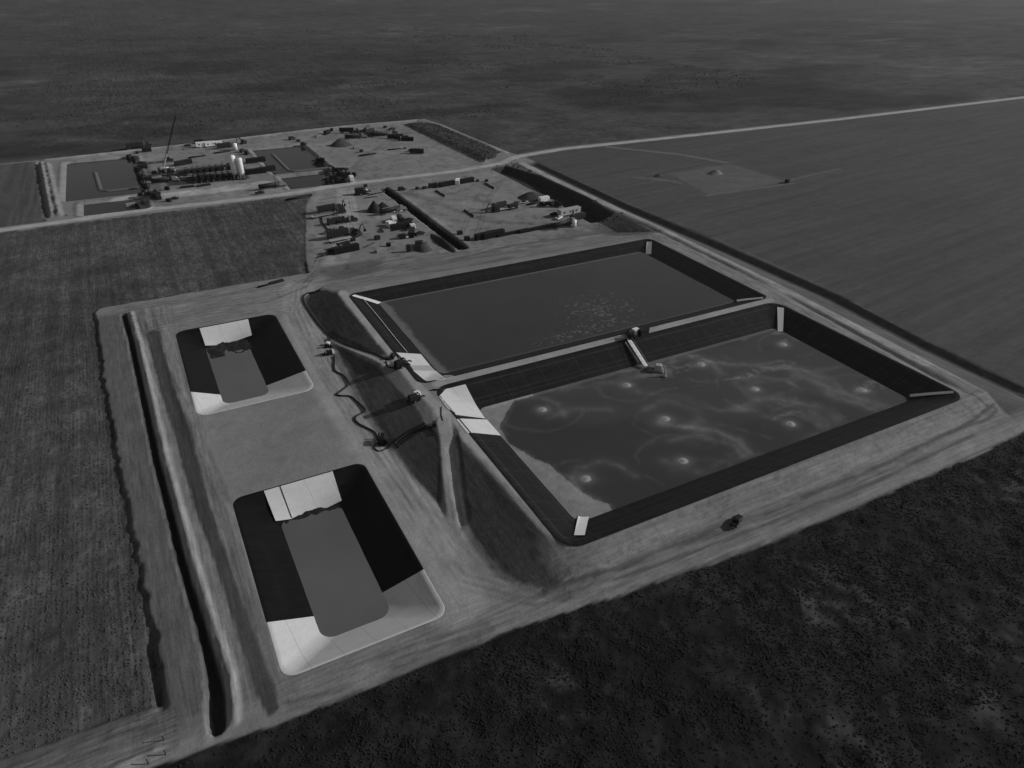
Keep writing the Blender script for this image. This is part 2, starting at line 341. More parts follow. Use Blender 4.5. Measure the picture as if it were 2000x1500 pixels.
class MB:
    def __init__(s): s.v = []; s.f = []
    def add(s, V, F):
        b = len(s.v); s.v += [tuple(map(float, p)) for p in V]; s.f += [tuple(b + i for i in f) for f in F]; return s
    def box(s, c, d, rz=0, top=(1, 1), sh=(0, 0), ry=0, bev=0):
        hx, hy, hz = d[0] / 2, d[1] / 2, d[2] / 2; P = []
        lay = [(-1, 1, 1), (1, top[0], top[1])]
        if bev: b = bev; lay = [(-1, 1 - b / hx, 1 - b / hy), (-1 + b / hz, 1, 1), (1 - b / hz, top[0], top[1]), (1, top[0] - b / hx, top[1] - b / hy)]
        for (zz, kx, ky) in lay:
            for x, y in ((-1, -1), (1, -1), (1, 1), (-1, 1)):
                P.append([x * hx * kx + (sh[0] if zz > 0 else 0), y * hy * ky + (sh[1] if zz > 0 else 0), zz * hz])
        a, b2 = math.cos(rz), math.sin(rz); e, g = math.cos(ry), math.sin(ry); Q = []
        for x, y, z in P:
            x, z = x * e + z * g, -x * g + z * e
            Q.append((c[0] + x * a - y * b2, c[1] + x * b2 + y * a, c[2] + z))
        n = len(lay); F = [(3, 2, 1, 0), tuple(4 * (n - 1) + i for i in range(4))]
        for l in range(n - 1):
            for i in range(4): j = (i + 1) % 4; F.append((4 * l + i, 4 * l + j, 4 * l + 4 + j, 4 * l + 4 + i))
        return s.add(Q, F)
    def tube(s, pts, r, n=8, cap=True):
        pts = [Vector(p) for p in pts]; r = r if isinstance(r, (list, tuple)) else [r] * len(pts); V = []; F = []
        for i, p in enumerate(pts):
            d = (pts[min(i + 1, len(pts) - 1)] - pts[max(i - 1, 0)]).normalized()
            up = Vector((0, 0, 1)) if abs(d.z) < .95 else Vector((1, 0, 0)); a = d.cross(up).normalized(); b = a.cross(d)
            for k in range(n): t = 2 * math.pi * k / n; V.append(p + a * r[i] * math.cos(t) + b * r[i] * math.sin(t))
        for i in range(len(pts) - 1):
            for k in range(n): F.append((i * n + k, i * n + (k + 1) % n, (i + 1) * n + (k + 1) % n, (i + 1) * n + k))
        if cap: F += [tuple(range(n)), tuple(range((len(pts) - 1) * n + n - 1, (len(pts) - 1) * n - 1, -1))]
        return s.add(V, F)
    def bar(s, a, b, r, n=6): return s.tube([a, b], r, n)
    def build(s, name, mat, parent=None, smooth=False, rec=True):
        me = bpy.data.meshes.new(name); me.from_pydata(s.v, [], s.f); me.update(); me.materials.append(mat)
        import bmesh
        bm = bmesh.new(); bm.from_mesh(me)
        if rec: bmesh.ops.recalc_face_normals(bm, faces=bm.faces)
        bm.to_mesh(me); bm.free()
        if smooth:
            for p in me.polygons: p.use_smooth = len(p.vertices) == 4
        o = bpy.data.objects.new(name, me); col.objects.link(o); o.parent = parent; return o
def empty(name, loc=(0, 0, 0), rz=0):
    o = bpy.data.objects.new(name, None); col.objects.link(o); o.empty_display_size = .5; o.location = loc; o.rotation_euler = (0, 0, rz); return o
def copy_tree(o, parent=None):
    c = o.copy(); col.objects.link(c); c.parent = parent
    for k in ('label', 'category', 'group', 'kind'):
        if parent is None and k in c: del c[k]
    for ch in list(o.children): copy_tree(ch, c)
    return c

# ---------------------------------------------------------------- the land as one height field
def axis(parts):
    out = []
    for a, b, s in parts: n = max(1, int(round((b - a) / s))); out += list(np.linspace(a, b, n, endpoint=False))
    return out
def geo(a, b, s, g):
    out = [a]
    while out[-1] < b: out.append(out[-1] + s); s *= g
    return out
us = sorted([-x for x in geo(170, 7000, 5, 1.14)]) + axis([(-165, -62, 2.5), (-62, -28, .9), (-28, 75, .55), (75, 250, .7), (250, 420, 1.8)]) + geo(420, 9000, 4, 1.07)
vv = sorted([-x for x in geo(60, 600, 10, 1.3)]) + axis([(-50, 15, 3), (15, 80, .8), (80, 300, .6), (300, 450, .8), (450, 620, 1.1)]) + geo(620, 12500, 4, 1.045)
us, vv = np.array(us), np.array(vv)
U, V = np.meshgrid(us, vv); Z = H(U, V)
nu, nv = len(us), len(vv)
cd = cropd(U, V); sdv = southd(U, V); rdv = np.abs(V - ip(U, ROAD))
nz = fbm(U, V, 9, seed=60); nf = fbm(U, V, 2.2, seed=61, o=3); nb = fbm(U, V, 45, seed=62)
tone = np.full(U.shape, .20) * (.72 + .34 * nz + .22 * nb)
patch = np.full(U.shape, .35)
reg = np.zeros(U.shape, int)   # 0 dirt pad
def paint(mask, val, p=None, r=None):
    global tone, patch
    mask = np.clip(mask, 0, 1); tone = tone * (1 - mask) + val * mask
    if p is not None: patch = patch * (1 - mask) + p * mask
    if r is not None: reg[mask > .5] = r
# streaks where machines drove
st_v = fbm(U, V, 1.3, 40, seed=63, o=3); st_u = fbm(U, V, 40, 1.3, seed=64, o=3)
west = sm(2.5 - U, 0, 3) * sm(V, 92, 99) * (1 - sm(V, 288, 296))
tone *= 1 - .55 * west * sm(st_v, .45, .75) * .8
dch = ip(V, [(b_, a_) for a_, b_ in DITCH[::-1]]); paint(west * (1 - sm(U, dch - .5, dch + .3)) * .85, .10 * (.7 + .6 * st_v))
south = sm(-np.abs(V - 91.5), -9, -6) * sm(U, -5, 20)
tone *= 1 - .18 * south * sm(st_u, .42, .72)
spk = fbm(U, V, 1.1, seed=68, o=3)
tone *= 1 - .2 * sm(-np.abs(V - 95.5), -5, -3) * sm(U, 55, 70) * sm(spk, .55, .68)
# bright packed tracks
for a, b, pts in ((.40, 3.0, ROAD), (.33, 1.9, [(c_ - 2.2, v_) for c_, v_ in [(crest_e(v), v) for v in (118, 130, 160, 195, 240, 300, 360, 430)]]),
                  (.33, 1.6, [(69, 100), (66.5, 140), (63.3, 180), (63, 262)]), (.33, 1.5, RAMP1[1:]), (.34, 2.2, [(52, 118), (57, 140), (61, 152), (63.5, 163)]),
                  (.32, 2.2, [(70, 179.3), (211, 179.3)]), (.30, 1.2, [(-50, 575), (52, 585), (131, 597), (175, 600), (226, 599)]), (.33, 1.8, [(226, 599), (234, 575), (240.5, 462)]),
                  (.31, 7, [(40, 100), (44, 150), (42, 200), (44, 250), (50, 285)]), (.37, 6, [(-10, 455), (40, 452), (70, 455)]), (.31, 5, [(66, 295), (84, 330), (100, 380), (110, 420)])):
    d, fr = seg(U, V, pts); d = d + 1.0 * (nf - .5); w = b
    paint((1 - sm(d, w * .75, w * 1.25)) * .85, a * (.85 + .25 * nz), r=1 if pts is ROAD else None)
d, fr = seg(U, V, [(212 + 17, 92), (226, 180), (228, 300), (237.5, 436)]); reg[(np.abs(U - (crest_e(V) - 2.2)) < 2.2) & (V > 84) & (V < 440)] = 1
rgt = np.random.default_rng(11)
ROUTES = [[(62, 300), (50, 284), (44, 262), (42, 215), (43, 165), (44, 120), (46, 104), (56, 93), (75, 88.5), (130, 87), (180, 87)], [(64, 300), (46, 288), (10, 283), (-6, 276)], [(-12, 282), (-3, 200), (1.5, 140), (3, 94), (30, 92), (60, 91)],
          [(45, 240), (47, 170), (48, 128), (51, 120), (58, 145), (63, 160)], [(63, 290), (110, 268), (205, 266), (222, 255)], [(60, 300), (70, 320), (95, 350), (112, 420)],
          [(-30, 98), (-10, 96), (10, 92), (40, 91)], [(-45, 452), (20, 450), (75, 455), (130, 450), (210, 445)], [(20, 452), (40, 462), (66, 470)], [(120, 450), (150, 500), (200, 560)], [(140, 310), (170, 360), (200, 400)], [(205, 300), (160, 330), (140, 400)]]
for rt in ROUTES:
    for k in range(5):
        off = rgt.normal(0, 2.2, 2); pts = [(a + off[0] + rgt.normal(0, .6), b + off[1] * .6 + rgt.normal(0, .5)) for a, b in rt]
        us_, vs_ = [p[0] for p in pts], [p[1] for p in pts]
        m = (us > min(us_) - 3) & (us < max(us_) + 3); n_ = (vv > min(vs_) - 3) & (vv < max(vs_) + 3); ix = np.ix_(n_, m)
        d = seg(U[ix], V[ix], pts)[0]; w = np.maximum(np.exp(-((d - .95) / .42) ** 2), 0) * sm(fbm(U[ix], V[ix], 9, seed=700 + k), .3, .6)
        tone[ix] *= 1 + w * rgt.choice([-.30, -.22, .16])
# dark bands: shade painted on embankment face, pit, trench, west ditch; also grooves
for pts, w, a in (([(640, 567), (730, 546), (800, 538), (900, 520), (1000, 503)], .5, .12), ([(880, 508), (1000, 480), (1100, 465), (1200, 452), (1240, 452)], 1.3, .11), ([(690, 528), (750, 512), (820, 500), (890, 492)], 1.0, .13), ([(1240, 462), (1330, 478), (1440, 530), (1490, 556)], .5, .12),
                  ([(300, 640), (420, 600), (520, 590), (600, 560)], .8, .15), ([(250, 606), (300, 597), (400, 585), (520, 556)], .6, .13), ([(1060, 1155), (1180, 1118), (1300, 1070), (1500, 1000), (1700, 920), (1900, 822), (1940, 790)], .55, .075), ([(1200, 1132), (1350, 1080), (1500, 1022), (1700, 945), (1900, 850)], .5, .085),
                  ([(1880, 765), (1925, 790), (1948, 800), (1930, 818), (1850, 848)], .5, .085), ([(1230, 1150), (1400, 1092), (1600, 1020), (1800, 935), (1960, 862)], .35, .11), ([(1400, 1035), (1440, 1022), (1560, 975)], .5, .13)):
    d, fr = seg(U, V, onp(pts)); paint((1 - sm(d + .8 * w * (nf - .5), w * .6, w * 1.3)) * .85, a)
shade_w = np.zeros(U.shape)
for hp in HILL_SHADE:
    shade_w = np.maximum(shade_w, sm(polysdf(U, V, hp) + .5 * (nf - .5), -.3, .5))
shade_w *= 1 - .85 * sm(U, 58, 68) * (1 - sm(V, 97, 108)) * sm(fbm(U, V, 4, seed=67) + (U - 63) * .05, .3, .7)
paint(shade_w * .95, .060 * (.6 + .8 * fbm(U, V, 3, 14, seed=65)), .8, 4)  # shade of the slopes turned from the sun, painted into the tone
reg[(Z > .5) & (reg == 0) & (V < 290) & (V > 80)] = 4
gc = ip(V, [(85, 214), (113, 215.5), (189, 222.3), (215, 222.8), (300, 224)])
paint(np.exp(-((U - gc) / 1.3) ** 2) * sm(V, 100, 110) * (1 - sm(V, 270, 300)) * sm(fbm(U, V, 1.5, 8, seed=66), .3, .5) * (1 - .8 * np.exp(-((V - 185) / 9.) ** 2)), .10)
te = toe_e(V); bw_ = ip(V, [(80, 8), (135, 8), (180, 9.5), (254, 11.3), (335, 9.3), (430, 7.5)])
paint(sm(U, crest_e(V) + .2, crest_e(V) + 1.5) * (1 - sm(U, te - 1, te)) * sm(V, 84, 90) * (1 - sm(V, 425, 432)) * .9, .065 * (.6 + .8 * nz))
paint(sm(U, te - .8, te + .3) * (1 - sm(U, te + bw_ - .6, te + bw_ + .4)) * sm(V, 83, 90) * (1 - sm(V, 426, 433)), .034 * (.6 + .8 * nf), .6, 5)
pd = polysdf(U, V, PIT)
eb = sm(U, 208, 212) * (1 - sm(U, crest_e(V) - 6, crest_e(V) - 4.5)) * sm(V, 298, 304) * (1 - sm(V, 425, 436)) * sm(-pd, -1, 1)
paint(eb * sm(U, 213, 216), .09 * (.5 + nf), .9)
d = polysdf(U, V, [(203, 296), (226, 300), (226, 266), (214, 262), (206, 275)]) + 5 * (nz - .5); paint(sm(d, -3, 3) * .75, .07 * (.5 + nf), 1.0)
paint(sm(pd, -.6, .4), .035, .5, 5)  # shade inside the pit, painted dark
paint(sm(rsdf(U, V, TR, 1), -.2, .3), .018, .5, 5)  # shadow filling the trench, put into the tone
d = polysdf(U, V, [(17, 474), (63, 470), (66, 500), (52, 514), (24, 512), (16, 495)]) + 3 * (nz - .5); paint(sm(d, -2, 1) * .9, .035)
d = polysdf(U, V, [(2, 440), (10, 440), (14, 480), (10, 545), (6, 545)]) + 4 * (nz - .5); paint(sm(d, -2, 2) * .6, .08)
d, fr = seg(U, V, DITCH); paint(1 - sm(d, .9, 1.3), .045, .4, 5)  # shadow in the narrow ditch, painted as a dark strip
d, fr = seg(U, V, [(a + 2.6 + .5 * (b < 105), b) for a, b in DITCH]); paint((1 - sm(d, 1.0, 1.6)) * .9, .25, .3)
sw = onp([(285, 653), (297, 700), (312, 760), (333, 827), (375, 977), (419, 1100), (465, 1247), (500, 1355), (525, 1400), (545, 1385), (537, 1340), (499, 1247), (451, 1108), (408, 977), (372, 842), (339, 752), (318, 680), (312, 647), (298, 644)])
paint(sm(polysdf(U, V, sw) + .5 * (nf - .5), -.35, .35) * .97, .052 * (.6 + .8 * st_v))
lt = onp([(324, 640), (334, 690), (357, 770), (388, 850), (422, 960), (452, 1040), (480, 1120), (515, 1230), (553, 1340)]); d, fr = seg(U, V, lt); paint((1 - sm(d, .5, 1.4)) * .5, .25)
d, fr = seg(U, V, [(10, 268.5), (36, 268), (42, 262), (41.5, 205)]); paint((1 - sm(d, .3, 1.4)) * .3, .16)
d, fr = seg(U, V, [(-14, 297), (10, 294), (30, 291), (46, 292)]); paint((1 - sm(d + 2 * (nf - .5), .5, 2.0)) * .5, .13)
# rough disturbed ground between the yards and the pond block
d = polysdf(U, V, [(66, 296), (130, 294), (205, 298), (210, 286), (140, 278), (70, 283)]) + 4 * (nz - .5); paint(sm(d, -3, 4) * .65 * sm(fbm(U, V, 14, 5, seed=70), .35, .6), .10, .6)
d = polysdf(U, V, [(60, 296), (64, 305), (92, 303), (88, 290), (66, 288)]); paint(sm(d, -3, 3) * .8, .085, .5)
paint(sm(cd, -5, 0) * (V > 301) * sm(U, 40, 60) * .45 * sm(nz, .3, .6), .11, .6)
# fields
rows = fbm(U, V, 1.6, 60, seed=71, o=3)
tw = .068 * (.56 + .55 * sm(rows, .3, .7) * .8 + .3 * nb + .25 * nz)
paint(sm(cd, -.1, .3), tw, 1.2, 2)
ub = U - (-55.5 + (570 - V) * .072)
paint(sm(U, -900, -899) * (1 - sm(ub, -.5, .5)) * sm(V, 429, 430.5) * (1 - sm(V, 574, 577)), tw * 1.05, 1.0, 2)
st_r = fbm(U * .97 + V * .25, V - U * .12, 60, 2.6, seed=72, o=3)
fd = sm(U - te - bw_, -.5, .5) * sm(V, 79, 83) * (1 - sm(V - ip(U, ROAD), -4.5, -3.2))
fd = np.where(U > 246, fd, fd)
paint(fd, .068 * (.62 + .5 * st_r + .28 * fbm(U, V, 120, seed=73)), .5, 3)
sitepad = [(300, 314), (367, 318), (368, 368), (312, 366)]
d = polysdf(U, V, sitepad); paint(sm(d + 3 * (nz - .5), -1.5, 2) * fd, .105 * (.85 + .3 * nz), .3, 0)
for pts, w, a in (([(318, 447), (352, 405), (366, 372)], 2.2, .15), ([(367, 318), (390, 322), (425, 325)], 1.6, .11), ([(285, 368), (300, 352), (303, 345)], 2, .13), ([(299, 316), (368, 313)], 1.2, .13)):
    d, fr = seg(U, V, pts); paint((1 - sm(d, w * .6, w * 1.3)) * .8 * fd, a)
for pts in ([(298, 312), (368, 311)], [(300, 312), (290, 362)], [(366, 372), (370, 320)]):
    d, fr = seg(U, V, pts); paint((1 - sm(d, .8, 2.4)) * .5 * fd, .075)
# scrub
clump = fbm(U, V, 3.4, seed=80, o=4); big = fbm(U, V, 60, seed=81); blot = fbm(U, V, 17, seed=82)
ts = .0105 * (.2 + 1.5 * sm(clump, .3, .7) + .4 * big) + .028 * sm(blot, .60, .75) * sm(clump, .45, .7)
paint(sm(sdv, -.2, .5), ts, 1.5, 6)
north = np.maximum(sm(V - np.where(U < 240, 602.5, 0), 0, 4) * (U < 240) * sm(V, 601.5, 604) + (V - 449 - 0 * U > 0) * (U >= 240) * sm(V - ip(U, ROAD), 4.2, 6.5), (V > 577.5) * (U < -54) * 1.0)
spots = fbm(U, V, 3.6, seed=69, o=4)
yd = (V > 296) * (U > 58) * (U < 212) * (V < 425) + (V > 432) * (U > -34) * (U < 225) * (V < 598)
tone *= 1 - .26 * yd * sm(spots, .56, .68)
tone *= 1 + .18 * yd * sm(fbm(U, V, 20, seed=59), .5, .65)
nl = (V > ip(U, [(-54, 577), (52, 588), (131, 600.5), (175, 603), (226, 602.5), (234, 602), (238, 560), (243, 464), (246, 452)])) & (U >= -54)
north = np.where((U >= -54) & (U < 246), nl * 1.0, north)
far = fbm(U, V, 240, 160, seed=83); mid = fbm(U, V, 42, 30, seed=84, o=5)
tn = .050 * (.35 + .55 * far + .75 * mid) + .022 * sm(far * .5 + mid * .5, .60, .75)
tn = tn * 1.12 * (1 - .45 * sm(fbm(U, V, 110, 70, seed=85), .5, .68) * (1 - sm(V, 900, 1500)))
paint(north, tn, 1.3, 6)
d = polysdf(U, V, [(208, 586), (226, 590), (233, 575), (238, 465), (226, 452), (211, 444)]) + 3 * (nf - .5)
paint(sm(d, -.5, 1), .045 * (.5 + .9 * nf), 1.2, 6)
for pts in ([(-21.5, 531), (-19.5, 486), (-15, 482), (4, 482)], [(90.5, 532), (90.8, 484), (94, 480.5), (116, 480)]):
    d, fr = seg(U, V, pts); paint((1 - sm(d, 2, 3.5)) * .9, .10)
tone = np.clip(tone, .008, .6)
wild_ = sm(patch, .95, 1.05)
streak_v = np.clip(.6 * sm(3.5 - U, 0, 3) * sm(U, -26, -22) * sm(V, 92, 99) * (1 - sm(V, 285, 298)) + sm(U, 208, 214) * (1 - sm(U, 240, 246)) * sm(V, 96, 110) * (1 - sm(V, 430, 445)) + shade_w * .7 + .35 * sm(U, 36, 40) * (1 - sm(U, 46, 50)) * sm(V, 90, 120) * (V < 290) + sm(cd, 0, .5) * (V < 420) * .9, 0, 1) * (1 - wild_ * (cd < 0))
streak_u = np.clip(.5 * sm(-np.abs(V - 91.5), -9.5, -7.5) * sm(U, -8, 6) * (1 - sm(U, 225, 235)) + sm(V, 262, 268) * (1 - sm(V, 296, 306)) * sm(U, -24, -18) * (1 - sm(U, 212, 225)) + sm(-rdv, -5, -3) * .8 + sm(np.minimum(V - 88, 103 - V), 0, 2) * (U < -16) + .4 * fd, 0, 1)
# smooth normals of the whole sheet, so that the pieces below meet without a seam
gu = np.gradient(Z, us, axis=1); gv = np.gradient(Z, vv, axis=0)
NR = np.stack([-gu, -gv, np.ones_like(Z)], -1); NR /= np.linalg.norm(NR, axis=-1, keepdims=True)
idx = np.arange(nu * nv).reshape(nv, nu)
Q = np.stack([idx[:-1, :-1], idx[:-1, 1:], idx[1:, 1:], idx[1:, :-1]], -1).reshape(-1, 4)
cu, cv = (U[:-1, :-1] + U[1:, 1:]) / 2, (V[:-1, :-1] + V[1:, 1:]) / 2
keep = np.ones(cu.shape, bool)
for k in LINED: keep &= rsdf(cu, cv, BAS[k][0], BAS[k][4]) < 2.4
fr_reg = reg[:-1, :-1]; keep = keep.ravel(); fr_reg = fr_reg.ravel()
PV = np.stack([U, V, Z], -1).reshape(-1, 3); NRf = NR.reshape(-1, 3)
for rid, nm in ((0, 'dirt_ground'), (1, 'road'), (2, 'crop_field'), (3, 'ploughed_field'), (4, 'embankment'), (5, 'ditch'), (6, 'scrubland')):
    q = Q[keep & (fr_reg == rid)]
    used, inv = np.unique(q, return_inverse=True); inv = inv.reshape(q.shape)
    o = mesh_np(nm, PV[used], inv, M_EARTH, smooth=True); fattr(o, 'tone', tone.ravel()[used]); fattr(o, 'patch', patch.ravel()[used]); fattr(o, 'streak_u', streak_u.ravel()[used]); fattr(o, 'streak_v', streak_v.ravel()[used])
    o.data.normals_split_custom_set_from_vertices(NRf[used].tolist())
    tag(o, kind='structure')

# ---------------------------------------------------------------- liners, panels, water
def rloop(r, rad, ns=150, nc=10):
    x0, y0, x1, y1 = r; P = []
    cs = [((x0 + rad, y0 + rad), 180), ((x1 - rad, y0 + rad), 270), ((x1 - rad, y1 - rad), 0), ((x0 + rad, y1 - rad), 90)]
    for i, ((cx, cy), a0) in enumerate(cs):
        for k in range(nc + 1): a = R_(a0 + 90 * k / nc); P.append((cx + rad * math.cos(a), cy + rad * math.sin(a)))
        (nx, ny), na = cs[(i + 1) % 4]; a = R_(na); e = (nx + rad * math.cos(a), ny + rad * math.sin(a)); s = P[-1]
        for k in range(1, ns): P.append((s[0] + (e[0] - s[0]) * k / ns, s[1] + (e[1] - s[1]) * k / ns))
    return np.array(P)
def liner(k, mat, label, white=None):   # white: seam ends (west rim, west toe, east rim, east toe)
    ro, ri, zo, zi, a, b, w = BAS[k]
    ap_ = .22 if white else .6; lo = rloop((ro[0] - ap_, ro[1] - ap_, ro[2] + ap_, ro[3] + ap_), a + ap_); l0 = rloop(ro, a); l1 = rloop(ri, b); n = len(l0)
    KS, NS, NC = 105, 150, 11
    def seam(p, t):          # slide the samples of both long sides so that one column of them lies on the weld seam
        for sl, a_, b_ in ((slice(3 * (NS + 10) + 10, 4 * (NS + 10)), white[0], white[1]), (slice((NS + 10) + 10, 2 * (NS + 10)), white[2], white[3])):
            y = p[sl, 1].copy(); q = a_ + (b_ - a_) * t; m_ = len(y); kk = KS if y[0] > y[-1] else m_ - 1 - KS
            q = min(max(q, min(y[0], y[-1]) + .05), max(y[0], y[-1]) - .05)
            p[sl, 1] = np.interp(np.arange(m_), [0, kk, m_ - 1], [y[0], q, y[-1]])
    if white: seam(lo, 0); seam(l0, 0)
    iw = 3 * (NS + 10) + 10 + KS; ie = (NS + 10) + 10 + (NS - 1 - KS)
    rings = [np.c_[lo, np.full(n, zo + .0)], np.c_[l0, np.full(n, zo + (.03 if white else .06))]]
    M = 14
    for j in range(1, M + 1):
        t = j / M; p = l0 * (1 - t) + l1 * t
        zz = zo + (zi - zo) * t + .10 * (fbm(p[:, 0], p[:, 1], 5, seed=90, o=3) - .5) * math.sin(math.pi * t)
        if white: seam(p, t)
        rings.append(np.c_[p, zz])
    if k in ('near', 'far'): rings[0][:, 2] = np.maximum(rings[0][:, 2], H(rings[0][:, 0], rings[0][:, 1]) + .02)
    else: rings[0][:, 2] = H(rings[0][:, 0], rings[0][:, 1]) + .02
    Vt = np.concatenate(rings); F = []; FW = []
    for j in range(len(rings) - 1):
        for i in range(n):
            i2 = (i + 1) % n; f = (j * n + i, j * n + i2, (j + 1) * n + i2, (j + 1) * n + i)
            (FW if (white and (i >= iw or i < ie)) else F).append(f)
    fl = len(Vt); Vt = np.vstack([Vt, [(ri[0] + ri[2]) / 2, (ri[1] + ri[3]) / 2, zi]])
    j = len(rings) - 1
    root = mesh_np('pond_liner', Vt, F, mat, smooth=True)
    ft = [(j * n + i, j * n + (i + 1) % n, fl) for i in range(n)]
    mesh_np('floor_sheet', Vt, ft, mat, root)
    if FW:
        o = mesh_np('white_sheet', Vt, FW, M_WHITEL, root, True); o['label'] = 'bright white sheet over the near end of the basin'
    tag(root, label, 'pond liner'); return root
L_near = liner('near', M_GREYL, 'black plastic liner of the large aerated pond nearest the camera')
L_far = liner('far', M_GREYL, 'black plastic liner of the large still pond behind the divider road')
L_a = liner('cell_a', M_BLACKL, 'black and white liner of the smaller lined pit farther from the camera', (217.7, 220.4, 214.9, 220.0))
L_b = liner('cell_b', M_BLACKL, 'black and white liner of the lined pit nearest the scrub, front left', (113.1, 114.8, 112.1, 114.5))
for o in (L_near, L_far, L_a, L_b): tag(o, group='plastic liners of the four lined basins')

def drape_z(u, v, off):
    z = HS(u, v, False); return z + off
def quad_panel(name, px4, parent, off=.09, mat=M_WHITEL, n=14, label=None, world=None):
    c = [on(*p, water=False)[:2] for p in px4] if world is None else [np.array(p) for p in world]
    t = np.linspace(0, 1, n + 1); S, T = np.meshgrid(t, t)
    P = ((1 - S) * (1 - T))[..., None] * c[0] + (S * (1 - T))[..., None] * c[1] + (S * T)[..., None] * c[2] + ((1 - S) * T)[..., None] * c[3]
    z = drape_z(P[..., 0], P[..., 1], off); W = np.concatenate([P, z[..., None]], -1).reshape(-1, 3)
    ii = np.arange((n + 1) ** 2).reshape(n + 1, n + 1); F = np.stack([ii[:-1, :-1], ii[:-1, 1:], ii[1:, 1:], ii[1:, :-1]], -1).reshape(-1, 4)
    o = mesh_np(name, W, F, mat, parent, True)
    if label: o['label'] = label
    return o
quad_panel('liner_panel', [(774, 689), (822, 692), (840, 714), (801, 714)], L_far)
quad_panel('liner_panel', [(801, 714), (840, 714), (851, 725), (808, 724)], L_far, mat=LGT, off=.08, label='greyish seam between the white panels')
quad_panel('liner_panel', [(807, 724), (852, 725), (872, 742), (834, 745)], L_far)
quad_panel('liner_panel', [(866, 733), (880, 733), (895, 739), (872, 744)], L_far, mat=LGT, off=.08)
quad_panel('liner_panel', [(870, 760), (909, 751), (948, 818), (890, 811)], L_near)
quad_panel('liner_panel', [(857, 775), (870, 760), (892, 809), (874, 798)], L_near)
quad_panel('liner_panel', [(891, 820), (957, 820), (978, 851), (913, 847)], L_near)
quad_panel('liner_panel', None, L_a, world=[(8.6, 264.6), (26.2, 264.6), (25.6, 256.2), (8.9, 256.6)], n=20, label='white panel on the far slope')
quad_panel('liner_panel', None, L_b, world=[(11.0, 157.1), (29.2, 157.1), (28.8, 148.4), (11.6, 148.2)], n=20, label='white panel on the far slope')
quad_panel('rope', None, L_b, world=[(15.0, 157.3), (15.25, 157.3), (15.7, 148.5), (15.45, 148.5)], n=10, mat=HOSE, off=.16)
# escape strips running down the pond corners
for px4, par, mt in (([(1518, 600), (1531, 602), (1529, 648), (1519, 648)], L_near, WHT), ([(1131, 1002), (1152, 1002), (1142, 1046), (1121, 1046)], L_near, WHT), ([(1776, 771), (1862, 764), (1862, 768.5), (1778, 776)], L_near, LGT),
                     ([(1438, 586), (1490, 580.5), (1490, 584), (1440, 590)], L_far, LGT), ([(1263, 473), (1273, 472), (1272, 497), (1261, 497)], L_far, LGT), ([(687, 578), (693, 576), (745, 591), (738, 594.5)], L_far, WHT)):
    quad_panel('escape_strip', px4, par, .14, mt, 10)

